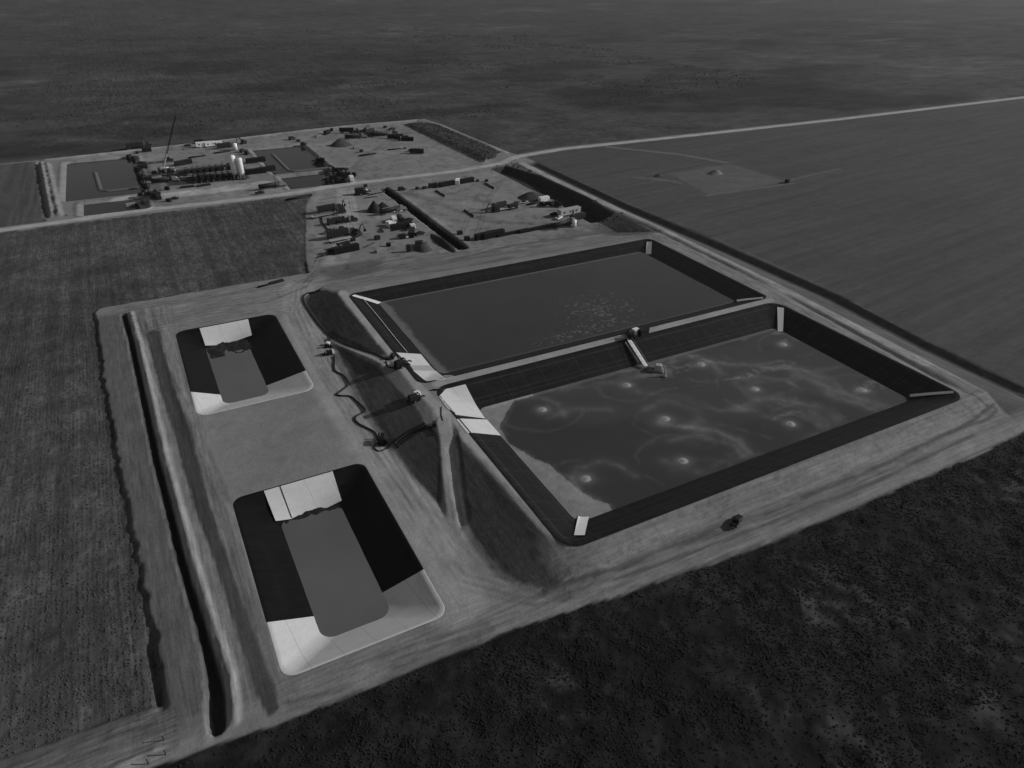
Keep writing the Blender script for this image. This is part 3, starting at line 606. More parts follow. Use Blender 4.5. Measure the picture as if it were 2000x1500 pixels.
AER = [(1530, 673), (1370, 712), (1475, 760), (1685, 762), (1225, 752), (1060, 800), (1300, 818), (1545, 828), (1335, 900), (1145, 935)]
aer = [at(x, y, .8)[:2] for x, y in AER]
def water(k, mat, step=1.2):
    ro, ri, zo, zi, a, b, wz = BAS[k]; t = (zo - wz) / (zo - zi); m = .75
    r = [ro[i] * (1 - t * m) + ri[i] * t * m for i in range(4)]
    x = np.linspace(r[0], r[2], max(4, int((r[2] - r[0]) / step))); y = np.linspace(r[1], r[3], max(4, int((r[3] - r[1]) / step)))
    X, Y = np.meshgrid(x, y); foam = np.zeros(X.shape)
    wr = [ro[i] * (1 - t) + ri[i] * t for i in range(4)]
    de = rsdf(X, Y, wr, 3)
    if k == 'near':
        for i, (cx, cy) in enumerate(aer):
            d = np.hypot(X - cx, (Y - cy) * 1.1); foam += .22 * np.exp(-(d / 1.9) ** 2) + .10 * np.exp(-(d / 3.0) ** 2) * (.6 + .8 * vn(X / 1.5, Y / 1.5, 99))
            ang = np.arctan2(Y - cy, X - cx); rr = 7 + 6 * fbm(X, Y, 11, seed=100 + i) + (i % 3) * 1.5 + 1.2 * (fbm(X, Y, 1.8, seed=170) - .5)
            ring = np.exp(-((d - rr) / (.5 + .5 * vn(X / 5, Y / 5, 120 + i))) ** 2) * sm(vn(ang * 1.3 + i, ang * 0, 130 + i) + .35 * (fbm(X, Y, 3, seed=140) - .5), .42, .62)
            foam += .05 * ring * (.4 + 1.0 * fbm(X, Y, 1.5, seed=171))
        pw = [tuple(at(x_, y_, .8)[:2]) for x_, y_ in [(1040, 772), (1004, 781), (988, 805), (976, 836), (996, 867), (1035, 891), (1074, 910), (1109, 937), (1118, 948), (1133, 961), (1160, 976), (1187, 984), (1200, 1010)]] + [(90, 96), (230, 96), (230, 180), (100, 180)]
        dd = polysdf(X, Y, pw) + 1.3 * (fbm(X, Y, 4, seed=150) - .5)
        foam += .40 * (1 - sm(dd, -.15, .35)) * (.75 + .5 * fbm(X, Y, 2.5, seed=151)) + .07 * (1 - sm(dd, .2, 2.2)) * sm(fbm(X, Y, 2, seed=152), .4, .6)
        for arc, w_, a_ in (([(1345, 697), (1420, 711), (1500, 714), (1570, 722), (1622, 744)], .9, .17), ([(1575, 736), (1625, 762), (1690, 782)], 1.3, .17), ([(1296, 712), (1325, 699), (1360, 697), (1392, 710), (1402, 728)], .7, .15),
                            ([(1290, 826), (1340, 834), (1400, 841), (1440, 858), (1462, 882)], .9, .19), ([(1116, 930), (1132, 912), (1180, 903), (1212, 912), (1243, 930)], .6, .17), ([(1120, 932), (1122, 950), (1140, 968), (1170, 975)], .6, .14),
                            ([(1440, 795), (1500, 776), (1560, 786), (1620, 800), (1652, 830)], 1.0, .13), ([(1245, 765), (1330, 776), (1400, 800), (1470, 800)], .8, .10), ([(1075, 764), (1160, 750), (1225, 738), (1300, 728)], .9, .13),
                            ([(1000, 778), (1050, 776), (1095, 790), (1104, 812)], .7, .12), ([(1195, 800), (1120, 800), (1075, 815)], .8, .09), ([(1262, 800), (1300, 785), (1360, 800), (1372, 822), (1340, 836)], .7, .12),
                            ([(1500, 812), (1545, 806), (1600, 820), (1610, 842), (1575, 858)], .9, .12), ([(1310, 862), (1370, 850), (1430, 868), (1450, 890)], .7, .13), ([(1300, 900), (1320, 918), (1370, 922)], .8, .13), ([(1620, 770), (1700, 800), (1720, 790)], 1.0, .12), ([(1440, 742), (1480, 734), (1530, 742), (1560, 760)], .6, .10)):
            c_ = [tuple(at(x_, y_, .8)[:2]) for x_, y_ in arc]
            da, _ = seg(X + 2.2 * (fbm(X, Y, 6, seed=220) - .5), Y + 2.2 * (fbm(X, Y, 6, seed=221) - .5), c_)
            foam += .48 * a_ * np.exp(-(da / (w_ * 1.5)) ** 2) * (.25 + 1.3 * sm(fbm(X, Y, 3.5, seed=222), .35, .65)) + .25 * a_ * np.exp(-(da / (w_ * 3.5)) ** 2)
        nl_ = 1.4 + 2.6 * sm(fbm(X, Y, 22, seed=153), .45, .7)
        foam += .13 * (1 - sm(wr[3] - Y, nl_ * .8, nl_ + .5))
        foam += .15 * sm(fbm(X + 6 * fbm(X, Y, 18, seed=158), Y, 30, 8, seed=154, o=5), .56, .64) * sm(fbm(X, Y, 1.6, seed=155), .35, .65) * sm(X, 120, 150)
        foam += .03 * sm(fbm(X, Y, 40, 22, seed=156), .45, .6)
        for q_ in range(3):
            wx = X + 5 * (fbm(X, Y, 16, seed=180 + q_) - .5); wy = Y + 5 * (fbm(X, Y, 16, seed=190 + q_) - .5)
            rg_ = 1 - np.abs(2 * fbm(wx, wy, 34, 20, seed=200 + q_, o=2) - 1)
            foam += .06 * sm(rg_, .9, .99) * sm(fbm(X, Y, 14, seed=210 + q_), .5, .62) * sm(X, 105, 150) * (.5 + fbm(X, Y, 1.2, seed=215))
    if k == 'far':
        foam += .26 * (1 - sm(wr[3] - Y, .5, 1.1)) + .22 * (1 - sm(X - wr[0] + 1.6 * (fbm(X, Y, 1.4, seed=162) - .5), .2 + 2.6 * fbm(X, Y, 7, seed=160), 1.8 + 3.4 * fbm(X, Y, 7, seed=160)))
        foam += .06 * (1 - sm(Y - wr[1], .5, 1.2))
        ex = np.exp(-(((X - 151) / 16) ** 2 + ((Y - 207) / 13) ** 2)) + np.exp(-(((X - 130) / 16) ** 2 + ((Y - 194.5) / 5) ** 2))
        foam += .15 * sm(vn(X / .9, Y / .9, 161) + .35 * (np.clip(ex, 0, 1) - .5), .74, .95) * (ex > .12)
    foam = np.clip(foam, 0, 1)
    ii = np.arange(X.size).reshape(X.shape); F = np.stack([ii[:-1, :-1], ii[:-1, 1:], ii[1:, 1:], ii[1:, :-1]], -1).reshape(-1, 4)
    o = mesh_np('water', np.c_[X.ravel(), Y.ravel(), np.full(X.size, wz)], F, mat, smooth=True); fattr(o, 'foam', foam); tag(o, kind='structure')
water('near', M_WBIG, .5); water('far', M_WBIG, .6); water('cell_a', M_WCELL); water('cell_b', M_WCELL)
for k in ('pad_w', 'pad_w2', 'pad_e', 'pad_e2'):
    ro = BAS[k][0]; x0, y0, x1, y1 = ro[0] + 1, ro[1] + 1, ro[2] - 1, ro[3] - 1
    o = mesh_np('water', [(x0, y0, -1.1), (x1, y0, -1.1), (x1, y1, -1.1), (x0, y1, -1.1)], [(0, 1, 2, 3)], M_WPAD); fattr(o, 'foam', np.zeros(4)); tag(o, kind='structure')
def mudbank(r, z0, seed, amp, cut):
    x = np.linspace(r[0], r[2], 50); y = np.linspace(r[1], r[3], 40); X, Y = np.meshgrid(x, y)
    h = z0 + amp * (fbm(X, Y, 2.2, seed=seed, o=4) - .5) - .35 * sm(-Y, -(r[1] + cut), -r[1]) 
    ii = np.arange(X.size).reshape(X.shape); F = np.stack([ii[:-1, :-1], ii[:-1, 1:], ii[1:, 1:], ii[1:, :-1]], -1).reshape(-1, 4)
    tag(mesh_np('mud', np.c_[X.ravel(), Y.ravel(), h.ravel()], F, MUD, smooth=True), kind='structure')
mudbank((9.6, 246.5, 26, 258.5), -4.22, 5, 1.0, 5); mudbank((12.5, 145.5, 28, 150.2), -4.4, 6, .8, 3)

# ---------------------------------------------------------------- plants nobody could count
def tufts(name, P, S, mat, seed, label, cat):
    rg = np.random.default_rng(seed); n = len(P); K = 6
    a = rg.uniform(0, 6.28, n)[:, None] + np.arange(K) * 2 * math.pi / K + rg.uniform(-.3, .3, (n, K))
    V_ = np.zeros((n, 1 + 2 * K, 3)); r1 = S[:, None] * rg.uniform(.35, .75, (n, K)); r0 = S[:, None] * rg.uniform(.45, 1.0, (n, K))
    V_[:, 0, :2] = P[:, :2] + (rg.uniform(-.2, .2, (n, 2)) * S[:, None]); V_[:, 0, 2] = P[:, 2] + S * rg.uniform(.35, .8, n)
    V_[:, 1:K + 1, 0] = P[:, None, 0] + r1 * np.cos(a); V_[:, 1:K + 1, 1] = P[:, None, 1] + r1 * np.sin(a); V_[:, 1:K + 1, 2] = P[:, None, 2] + S[:, None] * rg.uniform(.2, .6, (n, K))
    V_[:, K + 1:, 0] = P[:, None, 0] + r0 * np.cos(a + .4); V_[:, K + 1:, 1] = P[:, None, 1] + r0 * np.sin(a + .4); V_[:, K + 1:, 2] = P[:, None, 2] - .15
    T = []
    for k in range(K):
        j = (k + 1) % K; T += [(0, 1 + k, 1 + j), (1 + k, K + 1 + k, 1 + j), (1 + j, K + 1 + k, K + 1 + j)]
    F = (np.array(T)[None] + (np.arange(n) * (1 + 2 * K))[:, None, None]).reshape(-1, 3)
    tag(mesh_np(name, V_.reshape(-1, 3), F, mat), label, cat, kind='stuff')
rg = np.random.default_rng(7)
x = rg.uniform(-60, 400, 190000); y = rg.uniform(-10, 92, 190000)
m = (southd(x, y) > .6) & (rg.uniform(0, 1, len(x)) < .25 + 1.3 * sm(fbm(x, y, 7, seed=200), .38, .62)); x, y = x[m], y[m]
S = rg.uniform(.14, .36, len(x)) * (.7 + .6 * fbm(x, y, 4, seed=203))
tufts('scrub_plants', np.c_[x, y, H(x, y)], S, M_SCRUB, 1, 'low dark scrub covering the rough ground along the front of the site', 'scrub')
x = rg.uniform(-75, 60, 60000); y = rg.uniform(100, 300, 60000) ; row = np.round(x / 1.0) * 1.0; x = row + rg.normal(0, .16, len(x))
x2 = rg.uniform(-140, 88, 40000); y2 = rg.uniform(300, 420, 40000); x2 = np.round(x2 / 1.0) + rg.normal(0, .2, len(x2)); x = np.r_[x, x2]; y = np.r_[y, y2]
m = (cropd(x, y) > .5) & (rg.uniform(0, 1, len(x)) < .35 + 1.0 * sm(fbm(x, y, 6, 14, seed=201), .35, .65)); x, y = x[m], y[m]
tufts('crop_plants', np.c_[x, y, H(x, y)], rg.uniform(.16, .34, len(x)), M_CROP, 2, 'low crop plants in rows on the field left of the site', 'crop')
x = rg.uniform(-250, 700, 24000); y = rg.uniform(590, 1500, 24000)
m = (rg.uniform(0, 1, len(x)) < 1.2 * sm(fbm(x, y, 70, 50, seed=202), .5, .66)) & ((y > 606) | (x > 246)); x, y = x[m], y[m]
tufts('bushes', np.c_[x, y, H(x, y)], rg.uniform(.7, 1.5, len(x)), M_BUSH, 3, 'dark bushes scattered over the plain behind the drilling pad', 'bushes')
x = rg.uniform(206, 242, 2500); y = rg.uniform(296, 590, 2500)
m = ((polysdf(x, y, [(208, 586), (226, 590), (233, 575), (238, 465), (226, 452), (211, 444)]) > 1) | ((polysdf(x, y, [(214, 432), (234, 436), (228, 330), (226, 296), (206, 296), (212, 302), (222, 302), (228, 336), (231, 395), (225, 430)]) > .3))) & (rg.uniform(0, 1, 2500) < .6)
x, y = x[m], y[m]
tufts('verge_plants', np.c_[x, y, H(x, y)], rg.uniform(.3, .9, len(x)), M_SCRUB, 4, 'dark weeds on the verge beside the access road', 'weeds')

#OBJ_BEGIN
# ---------------------------------------------------------------- machines and gear (length along local x)
CACHE = {}
def wheels(root, xs, y, r=.5, w=.35, n=12):
    proto = None
    for x in xs:
        for s in (-1, 1):
            if proto is None:
                proto = MB().tube([(0, -w / 2, 0), (0, w / 2, 0)], r, n).build('wheel', RUB, root, True)
                hub = MB().tube([(0, -w / 2 - .02, 0), (0, w / 2 + .02, 0)], r * .5, 8).build('rim', STL, proto); o = proto
            else:
                o = proto.copy(); col.objects.link(o); o.parent = root
                h = hub.copy(); col.objects.link(h); h.parent = o
            o.location = (x, s * y, r)
def tractor(root, x, mat):     # highway tractor unit, nose towards +x, rear axle near x-5
    MB().box((x - 2.6, 0, .85), (6.4, 1.0, .3)).build('chassis', BLK, root)
    cab = MB().box((x - 2.0, 0, 2.2), (2.3, 2.4, 2.4), top=(.86, .92), bev=.12).build('cab', mat, root)
    MB().box((x - .86, 0, 2.65), (.16, 2.0, .8), top=(.4, .9), sh=(-.1, 0)).build('windscreen', GLS, cab)
    MB().box((x + .2, 0, 1.5), (2.0, 1.9, 1.2), top=(.85, .85), sh=(-.1, 0), bev=.1).build('bonnet', mat, root)
    MB().box((x + 1.3, 0, .75), (.2, 2.4, .4)).build('bumper', STL, root)
    for s in (-1, 1): MB().tube([(x - 3.3, s * 1.0, 1.0), (x - 3.3, s * 1.0, 3.7)], .1, 8).build('exhaust', STL, root)
    wheels(root, (x + .5, x - 3.9, x - 5.2), 1.05)
def semi(kind='tank', L=11.0, cm=MID, tm=LGT):
    root = empty('semi_truck'); x = L / 2 + 2.2
    tractor(root, x, cm)
    cx = -2.2
    if kind == 'tank':
        t = MB().tube([(cx - L / 2, 0, 2.3), (cx - L / 2 + .25, 0, 2.3), (cx + L / 2 - .25, 0, 2.3), (cx + L / 2, 0, 2.3)], [.6, 1.15, 1.15, .6], 16).build('tank', tm, root, True)
        for k in (-.25, .1, .3): MB().tube([(cx + k * L, 0, 3.4), (cx + k * L, 0, 3.65)], .3, 10).build('hatch', STL, t)
        MB().box((cx, 0, 3.5), (L * .7, .5, .08)).build('walkway', STL, t)
    elif kind == 'flat':
        MB().box((cx, 0, 1.35), (L, 2.5, .25)).build('deck', tm, root)
    else:
        b = MB().box((cx, 0, 2.7), (L, 2.5, 2.7), bev=.06).build('box_body', tm, root)
        MB().box((cx - L / 2 - .03, 0, 2.6), (.06, 2.2, 2.4)).build('door', STL, b)
    MB().box((cx, 0, 1.05), (L - .6, .9, .25)).build('trailer_frame', BLK, root)
    wheels(root, (cx - L / 2 + 1.2, cx - L / 2 + 2.5), 1.05)
    return root
def pump_unit(mat=DRK):         # frac pump trailer
    root = empty('pump_truck'); L = 9.5
    tractor(root, L / 2 + 1.2, mat)
    MB().box((-1.8, 0, 1.1), (L, 1.1, .35)).build('frame', BLK, root)
    MB().box((-.4, 0, 2.1), (3.4, 1.7, 1.6), bev=.12).build('engine', DRK, root)
    MB().box((2.1, 0, 2.5), (1.1, 2.3, 2.4)).build('radiator', MID, root)
    MB().box((-4.4, 0, 2.0), (2.4, 1.9, 1.3), bev=.2).build('fluid_pump', BLK, root)
    MB().tube([(-2.6, 0, 1.9), (-3.3, 0, 1.9)], .4, 10).build('driveshaft', STL, root)
    for s in (-1, 1): MB().tube([(-.4, s * .5, 2.8), (-.4, s * .5, 3.9), (-.1, s * .5, 4.1)], .16, 8).build('exhaust', STL, root)
    MB().tube([(-5.6, 1.0, 1.3), (-6.3, 1.0, .9), (-7.2, .8, .3)], .1, 6).build('discharge_pipe', STL, root)
    wheels(root, (-4.8, -3.5, -2.2), 1.05)
    return root
def pickup(mat=MID):
    root = empty('pickup_truck')
    b = MB().box((0, 0, .78), (5.6, 1.95, .6), top=(.98, .95), bev=.12).box((1.95, 0, 1.15), (1.6, 1.8, .22), top=(.9, .9), bev=.08).build('body', mat, root)
    for s in (-1, 1): MB().box((-1.75, s * .9, 1.22), (2.0, .09, .42)).build('bed_side', mat, b)
    MB().box((-2.74, 0, 1.2), (.09, 1.8, .45)).build('tailgate', mat, b)
    c = MB().box((.25, 0, 1.5), (2.3, 1.75, .72), top=(.72, .84), bev=.1).build('cab', mat, root)
    MB().box((1.18, 0, 1.5), (.3, 1.5, .5), top=(.4, .9), sh=(-.14, 0)).build('windscreen', GLS, c)
    MB().box((-.78, 0, 1.52), (.2, 1.4, .42)).build('rear_window', GLS, c)
    for s in (-1, 1): MB().box((.25, s * .83, 1.52), (1.7, .08, .4), top=(.8, 1)).build('side_window', GLS, c)
    for s in (-1, 1): MB().box((2.8, s * .7, .95), (.08, .36, .2)).build('headlight', STL, root)
    MB().box((2.88, 0, .6), (.16, 1.9, .25)).build('bumper', STL, root)
    wheels(root, (1.75, -1.75), .86, .4, .28)
    return root
def container(L=6, W=2.5, Hh=2.6, mat=DRK, name='shipping_container'):
    root = empty(name)
    mb = MB().box((0, 0, Hh / 2 + .12), (L, W, Hh))
    b = mb.build('body', mat, root); rb = MB(); n = int(L / .6)
    for i in range(n):
        x = -L / 2 + (i + .5) * L / n
        for s in (-1, 1): rb.box((x, s * (W / 2 + .03), Hh / 2 + .12), (.22, .06, Hh - .3))
    rb.build('side_ribs', mat, b)
    for s in (-1, 1): MB().box((L / 2 + .04, s * W / 4, Hh / 2 + .12), (.07, W / 2 - .08, Hh - .25)).build('door', mat, root)
    MB().box((0, 0, .08), (L - .1, W - .1, .16)).build('skid', BLK, root)
    MB().box((0, 0, Hh + .15), (L + .05, W + .05, .07)).build('roof', mat, root)
    return root
def trailer_house(L=12, mat=WHT):
    root = empty('office_trailer')
    b = MB().box((0, 0, 2.0), (L, 3.2, 2.6), bev=.05).build('body', mat, root)
    MB().box((0, 0, 3.38), (L + .4, 3.5, .16), top=(.98, .7)).build('roof', mat, root)
    for i in range(3):
        for s in (-1, 1): MB().box((-L * .33 + i * L * .3, s * 1.62, 2.2), (1.0, .06, .8)).build('window', GLS, b)
    MB().box((L * .1, -1.63, 1.8), (.9, .08, 2.0)).build('door', DRK, b)
    MB().box((L * .1, -2.1, .35), (1.3, .9, .3)).box((L * .1, -2.4, .15), (1.3, .6, .3)).build('steps', CONC, root)
    MB().box((0, 0, .6), (L - .5, 1.6, .2)).box((L / 2 + .5, 0, .6), (1.4, .25, .15)).build('hitch_frame', BLK, root)
    wheels(root, (-1, .2), 1.45, .4, .25); return root
def frac_tank(mat=MID, L=9):
    root = empty('water_tank_trailer')
    t = MB().box((0, 0, 1.95), (L, 2.4, 2.7), top=(1, .82), bev=.15).build('tank', mat, root)
    for k in (-.3, .3): MB().tube([(k * L, 0, 3.25), (k * L, 0, 3.5)], .35, 10).build('hatch', STL, t)
    MB().box((L / 2 + .12, .8, 1.9), (.08, .45, 2.6)).build('ladder', STL, root)
    MB().box((0, 0, .5), (L + .8, 1.2, .25)).build('skid_frame', BLK, root)
    MB().tube([(-L / 2, 0, .7), (-L / 2 - .6, 0, .7)], .12, 8).build('valve', STL, root)
    wheels(root, (-L / 2 + 1,), 1.0, .45); return root
def skid(mat=BLK, s=1.0, hi=True):
    root = empty('pump_skid')
    MB().box((0, 0, .2 * s), (4.2 * s, 1.8 * s, .25 * s)).build('skid_frame', BLK, root)
    e = MB().box((-.5 * s, 0, 1.15 * s), (2.3 * s, 1.4 * s, 1.6 * s), bev=.12 * s).build('engine_cover', mat, root)
    MB().box((-1.72 * s, 0, 1.15 * s), (.12 * s, 1.2 * s, 1.2 * s)).build('radiator_grille', DRK, e)
    MB().tube([(-.2 * s, .4 * s, 1.9 * s), (-.2 * s, .4 * s, 2.6 * s)], .09 * s, 8).build('exhaust', STL, e)
    MB().tube([(.9 * s, 0, .8 * s), (1.5 * s, 0, .8 * s)], .55 * s, 14).build('pump_casing', DRK, root)
    MB().tube([(1.5 * s, 0, .8 * s), (2.5 * s, 0, .8 * s), (3.0 * s, 0, .35 * s)], .2 * s, 10).build('suction_pipe', HOSE, root)
    MB().tube([(1.2 * s, 0, 1.2 * s), (1.2 * s, 0, 1.7 * s), (1.2 * s, .9 * s, 1.7 * s), (1.2 * s, 1.4 * s, .4 * s)], .17 * s, 10).build('discharge_pipe', HOSE, root)
    wheels(root, (-.4 * s,), .95 * s, .35 * s, .22 * s); return root
def loader(mat=MID, boom=True):
    root = empty('excavator')
    for s in (-1, 1): MB().box((0, s * 1.1, .5), (3.8, .55, 1.0), bev=.25).build('track', RUB, root)
    b = MB().box((-.4, 0, 1.65), (3.2, 2.5, 1.1), bev=.12).build('body', mat, root)
    c = MB().box((.6, .75, 2.5), (1.3, 1.0, 1.5), top=(.85, .9)).build('cab', mat, b)
    MB().box((1.27, .75, 2.6), (.05, .85, 1.0)).build('windscreen', GLS, c)
    MB().box((-1.7, 0, 1.6), (.7, 2.4, 1.0), bev=.15).build('counterweight', DRK, root)
    m = MB().tube([(1.0, -.2, 1.9), (2.4, -.2, 4.4), (4.0, -.2, 4.9)], [.32, .36, .26], 6).tube([(4.0, -.2, 4.9), (5.3, -.2, 2.0)], [.26, .2], 6).build('boom', mat, root)
    MB().box((5.3, -.2, 1.3), (.9, 1.1, 1.2), top=(.5, 1), sh=(.2, 0)).build('bucket', DRK, m)
    return root
def tower():
    root = empty('light_tower')
    MB().box((0, 0, .7), (2.0, 1.2, .9), bev=.1).build('generator_box', LGT, root)
    m = MB().tube([(0, 0, 1.1), (0, 0, 8.5)], [.12, .07], 6).build('mast', STL, root)
    for a in (-.6, -.2, .2, .6): MB().box((.12, a, 8.4), (.2, .32, .32)).build('lamp', WHT, m)
    for s in (-1, 1): MB().bar((0, s * .6, .4), (0, s * 1.7, .05), .05).build('outrigger', BLK, root)
    wheels(root, (0,), .7, .3, .2); return root
def pipes(L=12, n=7, mat=DRK):
    root = empty('pipe_stack'); k = 0
    for row, c in ((0, n), (1, n - 1)):
        for i in range(c):
            y = (i - (c - 1) / 2) * .34
            MB().tube([(-L / 2 + .2 * ((i * 7) % 3), y, .32 + row * .29), (L / 2, y, .32 + row * .29)], .16, 8).build('pipe', mat, root, True)
    for x in (-L * .3, L * .3): MB().box((x, 0, .08), (.3, n * .4, .16)).build('timber', CONC, root)
    return root
def one_pipe(L=14, r=.45, mat=DRK):
    root = empty('pipe_run')
    MB().tube([(-L / 2, 0, r), (L / 2, 0, r)], r, 10).build('pipe', mat, root, True)
    for x in (-L / 2, 0, L / 2 - .1): MB().tube([(x, 0, r), (x + .12, 0, r)], r * 1.35, 12).build('flange', STL, root)
    return root
def mats(L=5, W=2.5, n=5, mat=CONC):
    root = empty('timber_stack')
    for i in range(n):
        MB().box((.08 * ((i * 5) % 3 - 1), .06 * ((i * 3) % 3 - 1), .16 + i * .3), (L, W, .24), bev=.03).build('timber_mat', mat, root)
    return root
def pile(r=4, h=2.5, mat=SPOIL, seed=1, asp=1.0, tw=False, name='soil_pile'):
    n = 26; g = np.linspace(-1, 1, n); X, Y = np.meshgrid(g, g); d = np.hypot(X, Y)
    z = np.clip(1 - d ** 1.6, 0, 1) ** 1.1
    if tw: z = np.maximum(.98 * np.clip(1 - np.hypot((X + .35) * 1.6, Y * 1.2), 0, 1) ** .8, .8 * np.clip(1 - np.hypot((X - .3) * 1.45, Y * 1.1), 0, 1) ** .8)
    z = z * h * (1 + .5 * (fbm(X, Y, .45, seed=300 + seed) - .5)) - .05
    ii = np.arange(n * n).reshape(n, n); F = np.stack([ii[:-1, :-1], ii[:-1, 1:], ii[1:, 1:], ii[1:, :-1]], -1).reshape(-1, 4)
    o = mesh_np(name, np.c_[(X * r).ravel(), (Y * r * asp).ravel(), z.ravel()], F, mat, None, True); return o
def lowboy(mat=LGT, L=12, load=True):
    root = empty('flatbed_trailer')
    MB().box((0, 0, 1.15), (L, 2.5, .22)).build('deck', mat, root)
    MB().box((0, 0, .9), (L - 1, 1.0, .25)).box((L / 2 + .4, 0, 1.0), (1.2, .4, .2)).build('frame', BLK, root)
    if load:
        for i in range(3): MB().box((-L * .28 + i * L * .26, 0, 1.7), (L * .17, 2.0, .85), bev=.08).build('load_crate', (DRK, MID, DRK)[i], root)
    for s in (-1, 1): MB().bar((L / 2 - .8, s * .7, 1.0), (L / 2 - .8, s * .7, .05), .08).build('landing_leg', STL, root)
    wheels(root, (-L / 2 + 1.1, -L / 2 + 2.3), 1.05); return root
def vtank(r=1.8, h=5, mat=WHT):
    root = empty('storage_tank')
    t = MB().tube([(0, 0, .1), (0, 0, h), (0, 0, h + .5)], [r, r, r * .15], 20).build('shell', mat, root, True)
    MB().tube([(0, 0, 0), (0, 0, .14)], r * 1.1, 20).build('base', CONC, root)
    MB().box((r + .1, 0, h / 2), (.1, .45, h)).build('ladder', STL, t)
    MB().tube([(-r - .3, 0, .6), (-r + .2, 0, .6)], .15, 8).build('outlet', STL, root); return root
def silo(h=15, r=1.9):
    root = empty('sand_silo')
    s_ = MB().tube([(0, 0, 2.6), (0, 0, 4.4), (0, 0, h - 1.0), (0, 0, h - .25), (0, 0, h)], [.4, r, r, r * .75, r * .2], 22).build('shell', WHT, root, True)
    for a in range(4):
        t = R_(45 + 90 * a); MB().tube([(r * math.cos(t), r * math.sin(t), 0), (r * math.cos(t), r * math.sin(t), 4.8)], .17, 6).build('leg', STL, root)
    MB().box((0, 0, .15), (4.4, 4.4, .3)).build('base_frame', BLK, root)
    MB().box((r + .15, .6, h * .55), (.12, .5, h * .8)).build('ladder', STL, s_)
    MB().tube([(-.9, -r * .8, 1), (-.9, -r * 1.02, 5), (-.9, -r * 1.02, h), (-.5, -.4, h + .5)], .13, 6).build('fill_pipe', STL, root)
    MB().box((0, 0, h + .25), (1.6, 1.6, .5)).build('dust_filter', STL, s_)
    for zz in (6.5, 9.5, 12.3): MB().tube([(0, 0, zz), (0, 0, zz + .12)], r + .05, 22).build('band', STL, s_)
    return root
def conveyor(L=14):
    root = empty('sand_conveyor')
    MB().box((0, 0, 3.2), (L, 1.1, .4), ry=-.42).build('belt', BLK, root)
    MB().box((-L * .45, 0, 1.0), (2.4, 2.4, 1.6), top=(1.2, 1.2)).build('hopper', MID, root)
    for s in (-1, 1): MB().bar((1.5, s * 1.0, 0), (3.0, s * .5, 4.2), .12).build('leg', STL, root)
    wheels(root, (0,), 1.1, .45); return root
def crane():
    root = empty('mobile_crane')
    MB().box((0, 0, 1.1), (12, 2.8, .9), bev=.1).build('carrier', LGT, root)
    c = MB().box((5.2, 0, 2.2), (2.0, 2.6, 1.5), top=(.8, .95), bev=.1).build('driver_cab', LGT, root)
    MB().box((6.2, 0, 2.4), (.12, 2.2, .8)).build('windscreen', GLS, c)
    u = MB().box((-1.2, 0, 2.4), (5.0, 2.6, 1.5), bev=.1).build('turntable', WHT, root)
    MB().box((.9, 1.1, 2.6), (1.6, .9, 1.6), top=(.8, .9)).build('operator_cab', WHT, u)
    MB().box((-4.2, 0, 2.5), (1.5, 2.8, 1.7)).build('counterweight', MID, root)
    for x in (-4.6, 4.0):
        for s in (-1, 1): MB().box((x, s * 2.6, .9), (.4, 2.6, .3)).tube([(x, s * 3.8, 0), (x, s * 3.8, .9)], .18, 8).tube([(x, s * 3.8, 0), (x, s * 3.8, .1)], .6, 10).build('outrigger', STL, root)
    wheels(root, (-4.4, -3.0, -1.5, 1.5, 3.0, 4.6), 1.15, .6, .45)
    a, b = np.array([-1.5, 0, 2.8]), np.array([15.0, 0, 38.0])
    d = (b - a) / np.linalg.norm(b - a); n1 = np.array([0, 1, 0.]); n2 = np.cross(d, n1)
    k = .28; m_ = a + (b - a) * k
    MB().tube([a, m_], .62, 8).build('lower_boom', LGT, root)
    lb = MB(); N = 34
    def P(t, i):
        w = .42 * (1 - .45 * t); o_ = (n1 * (1, 1, -1, -1)[i] + n2 * (1, -1, -1, 1)[i]) * w; return m_ + (b - m_) * t + o_
    for i in range(4): lb.bar(P(0, i), P(1, i), .11, 5)
    for j in range(N):
        for i in range(4): lb.bar(P(j / N, i), P((j + 1) / N, (i + 1) % 4), .055, 4)
    jb = lb.build('lattice_boom', BLK, root)
    MB().bar(b + np.array([.5, 0, 0]), b + np.array([.5, 0, -22]), .05, 5).build('cable', BLK, root)
    MB().box((b[0] + .5, 0, b[2] - 22.5), (.5, .4, 1.0), bev=.1).build('hook_block', BLK, root)
    return root

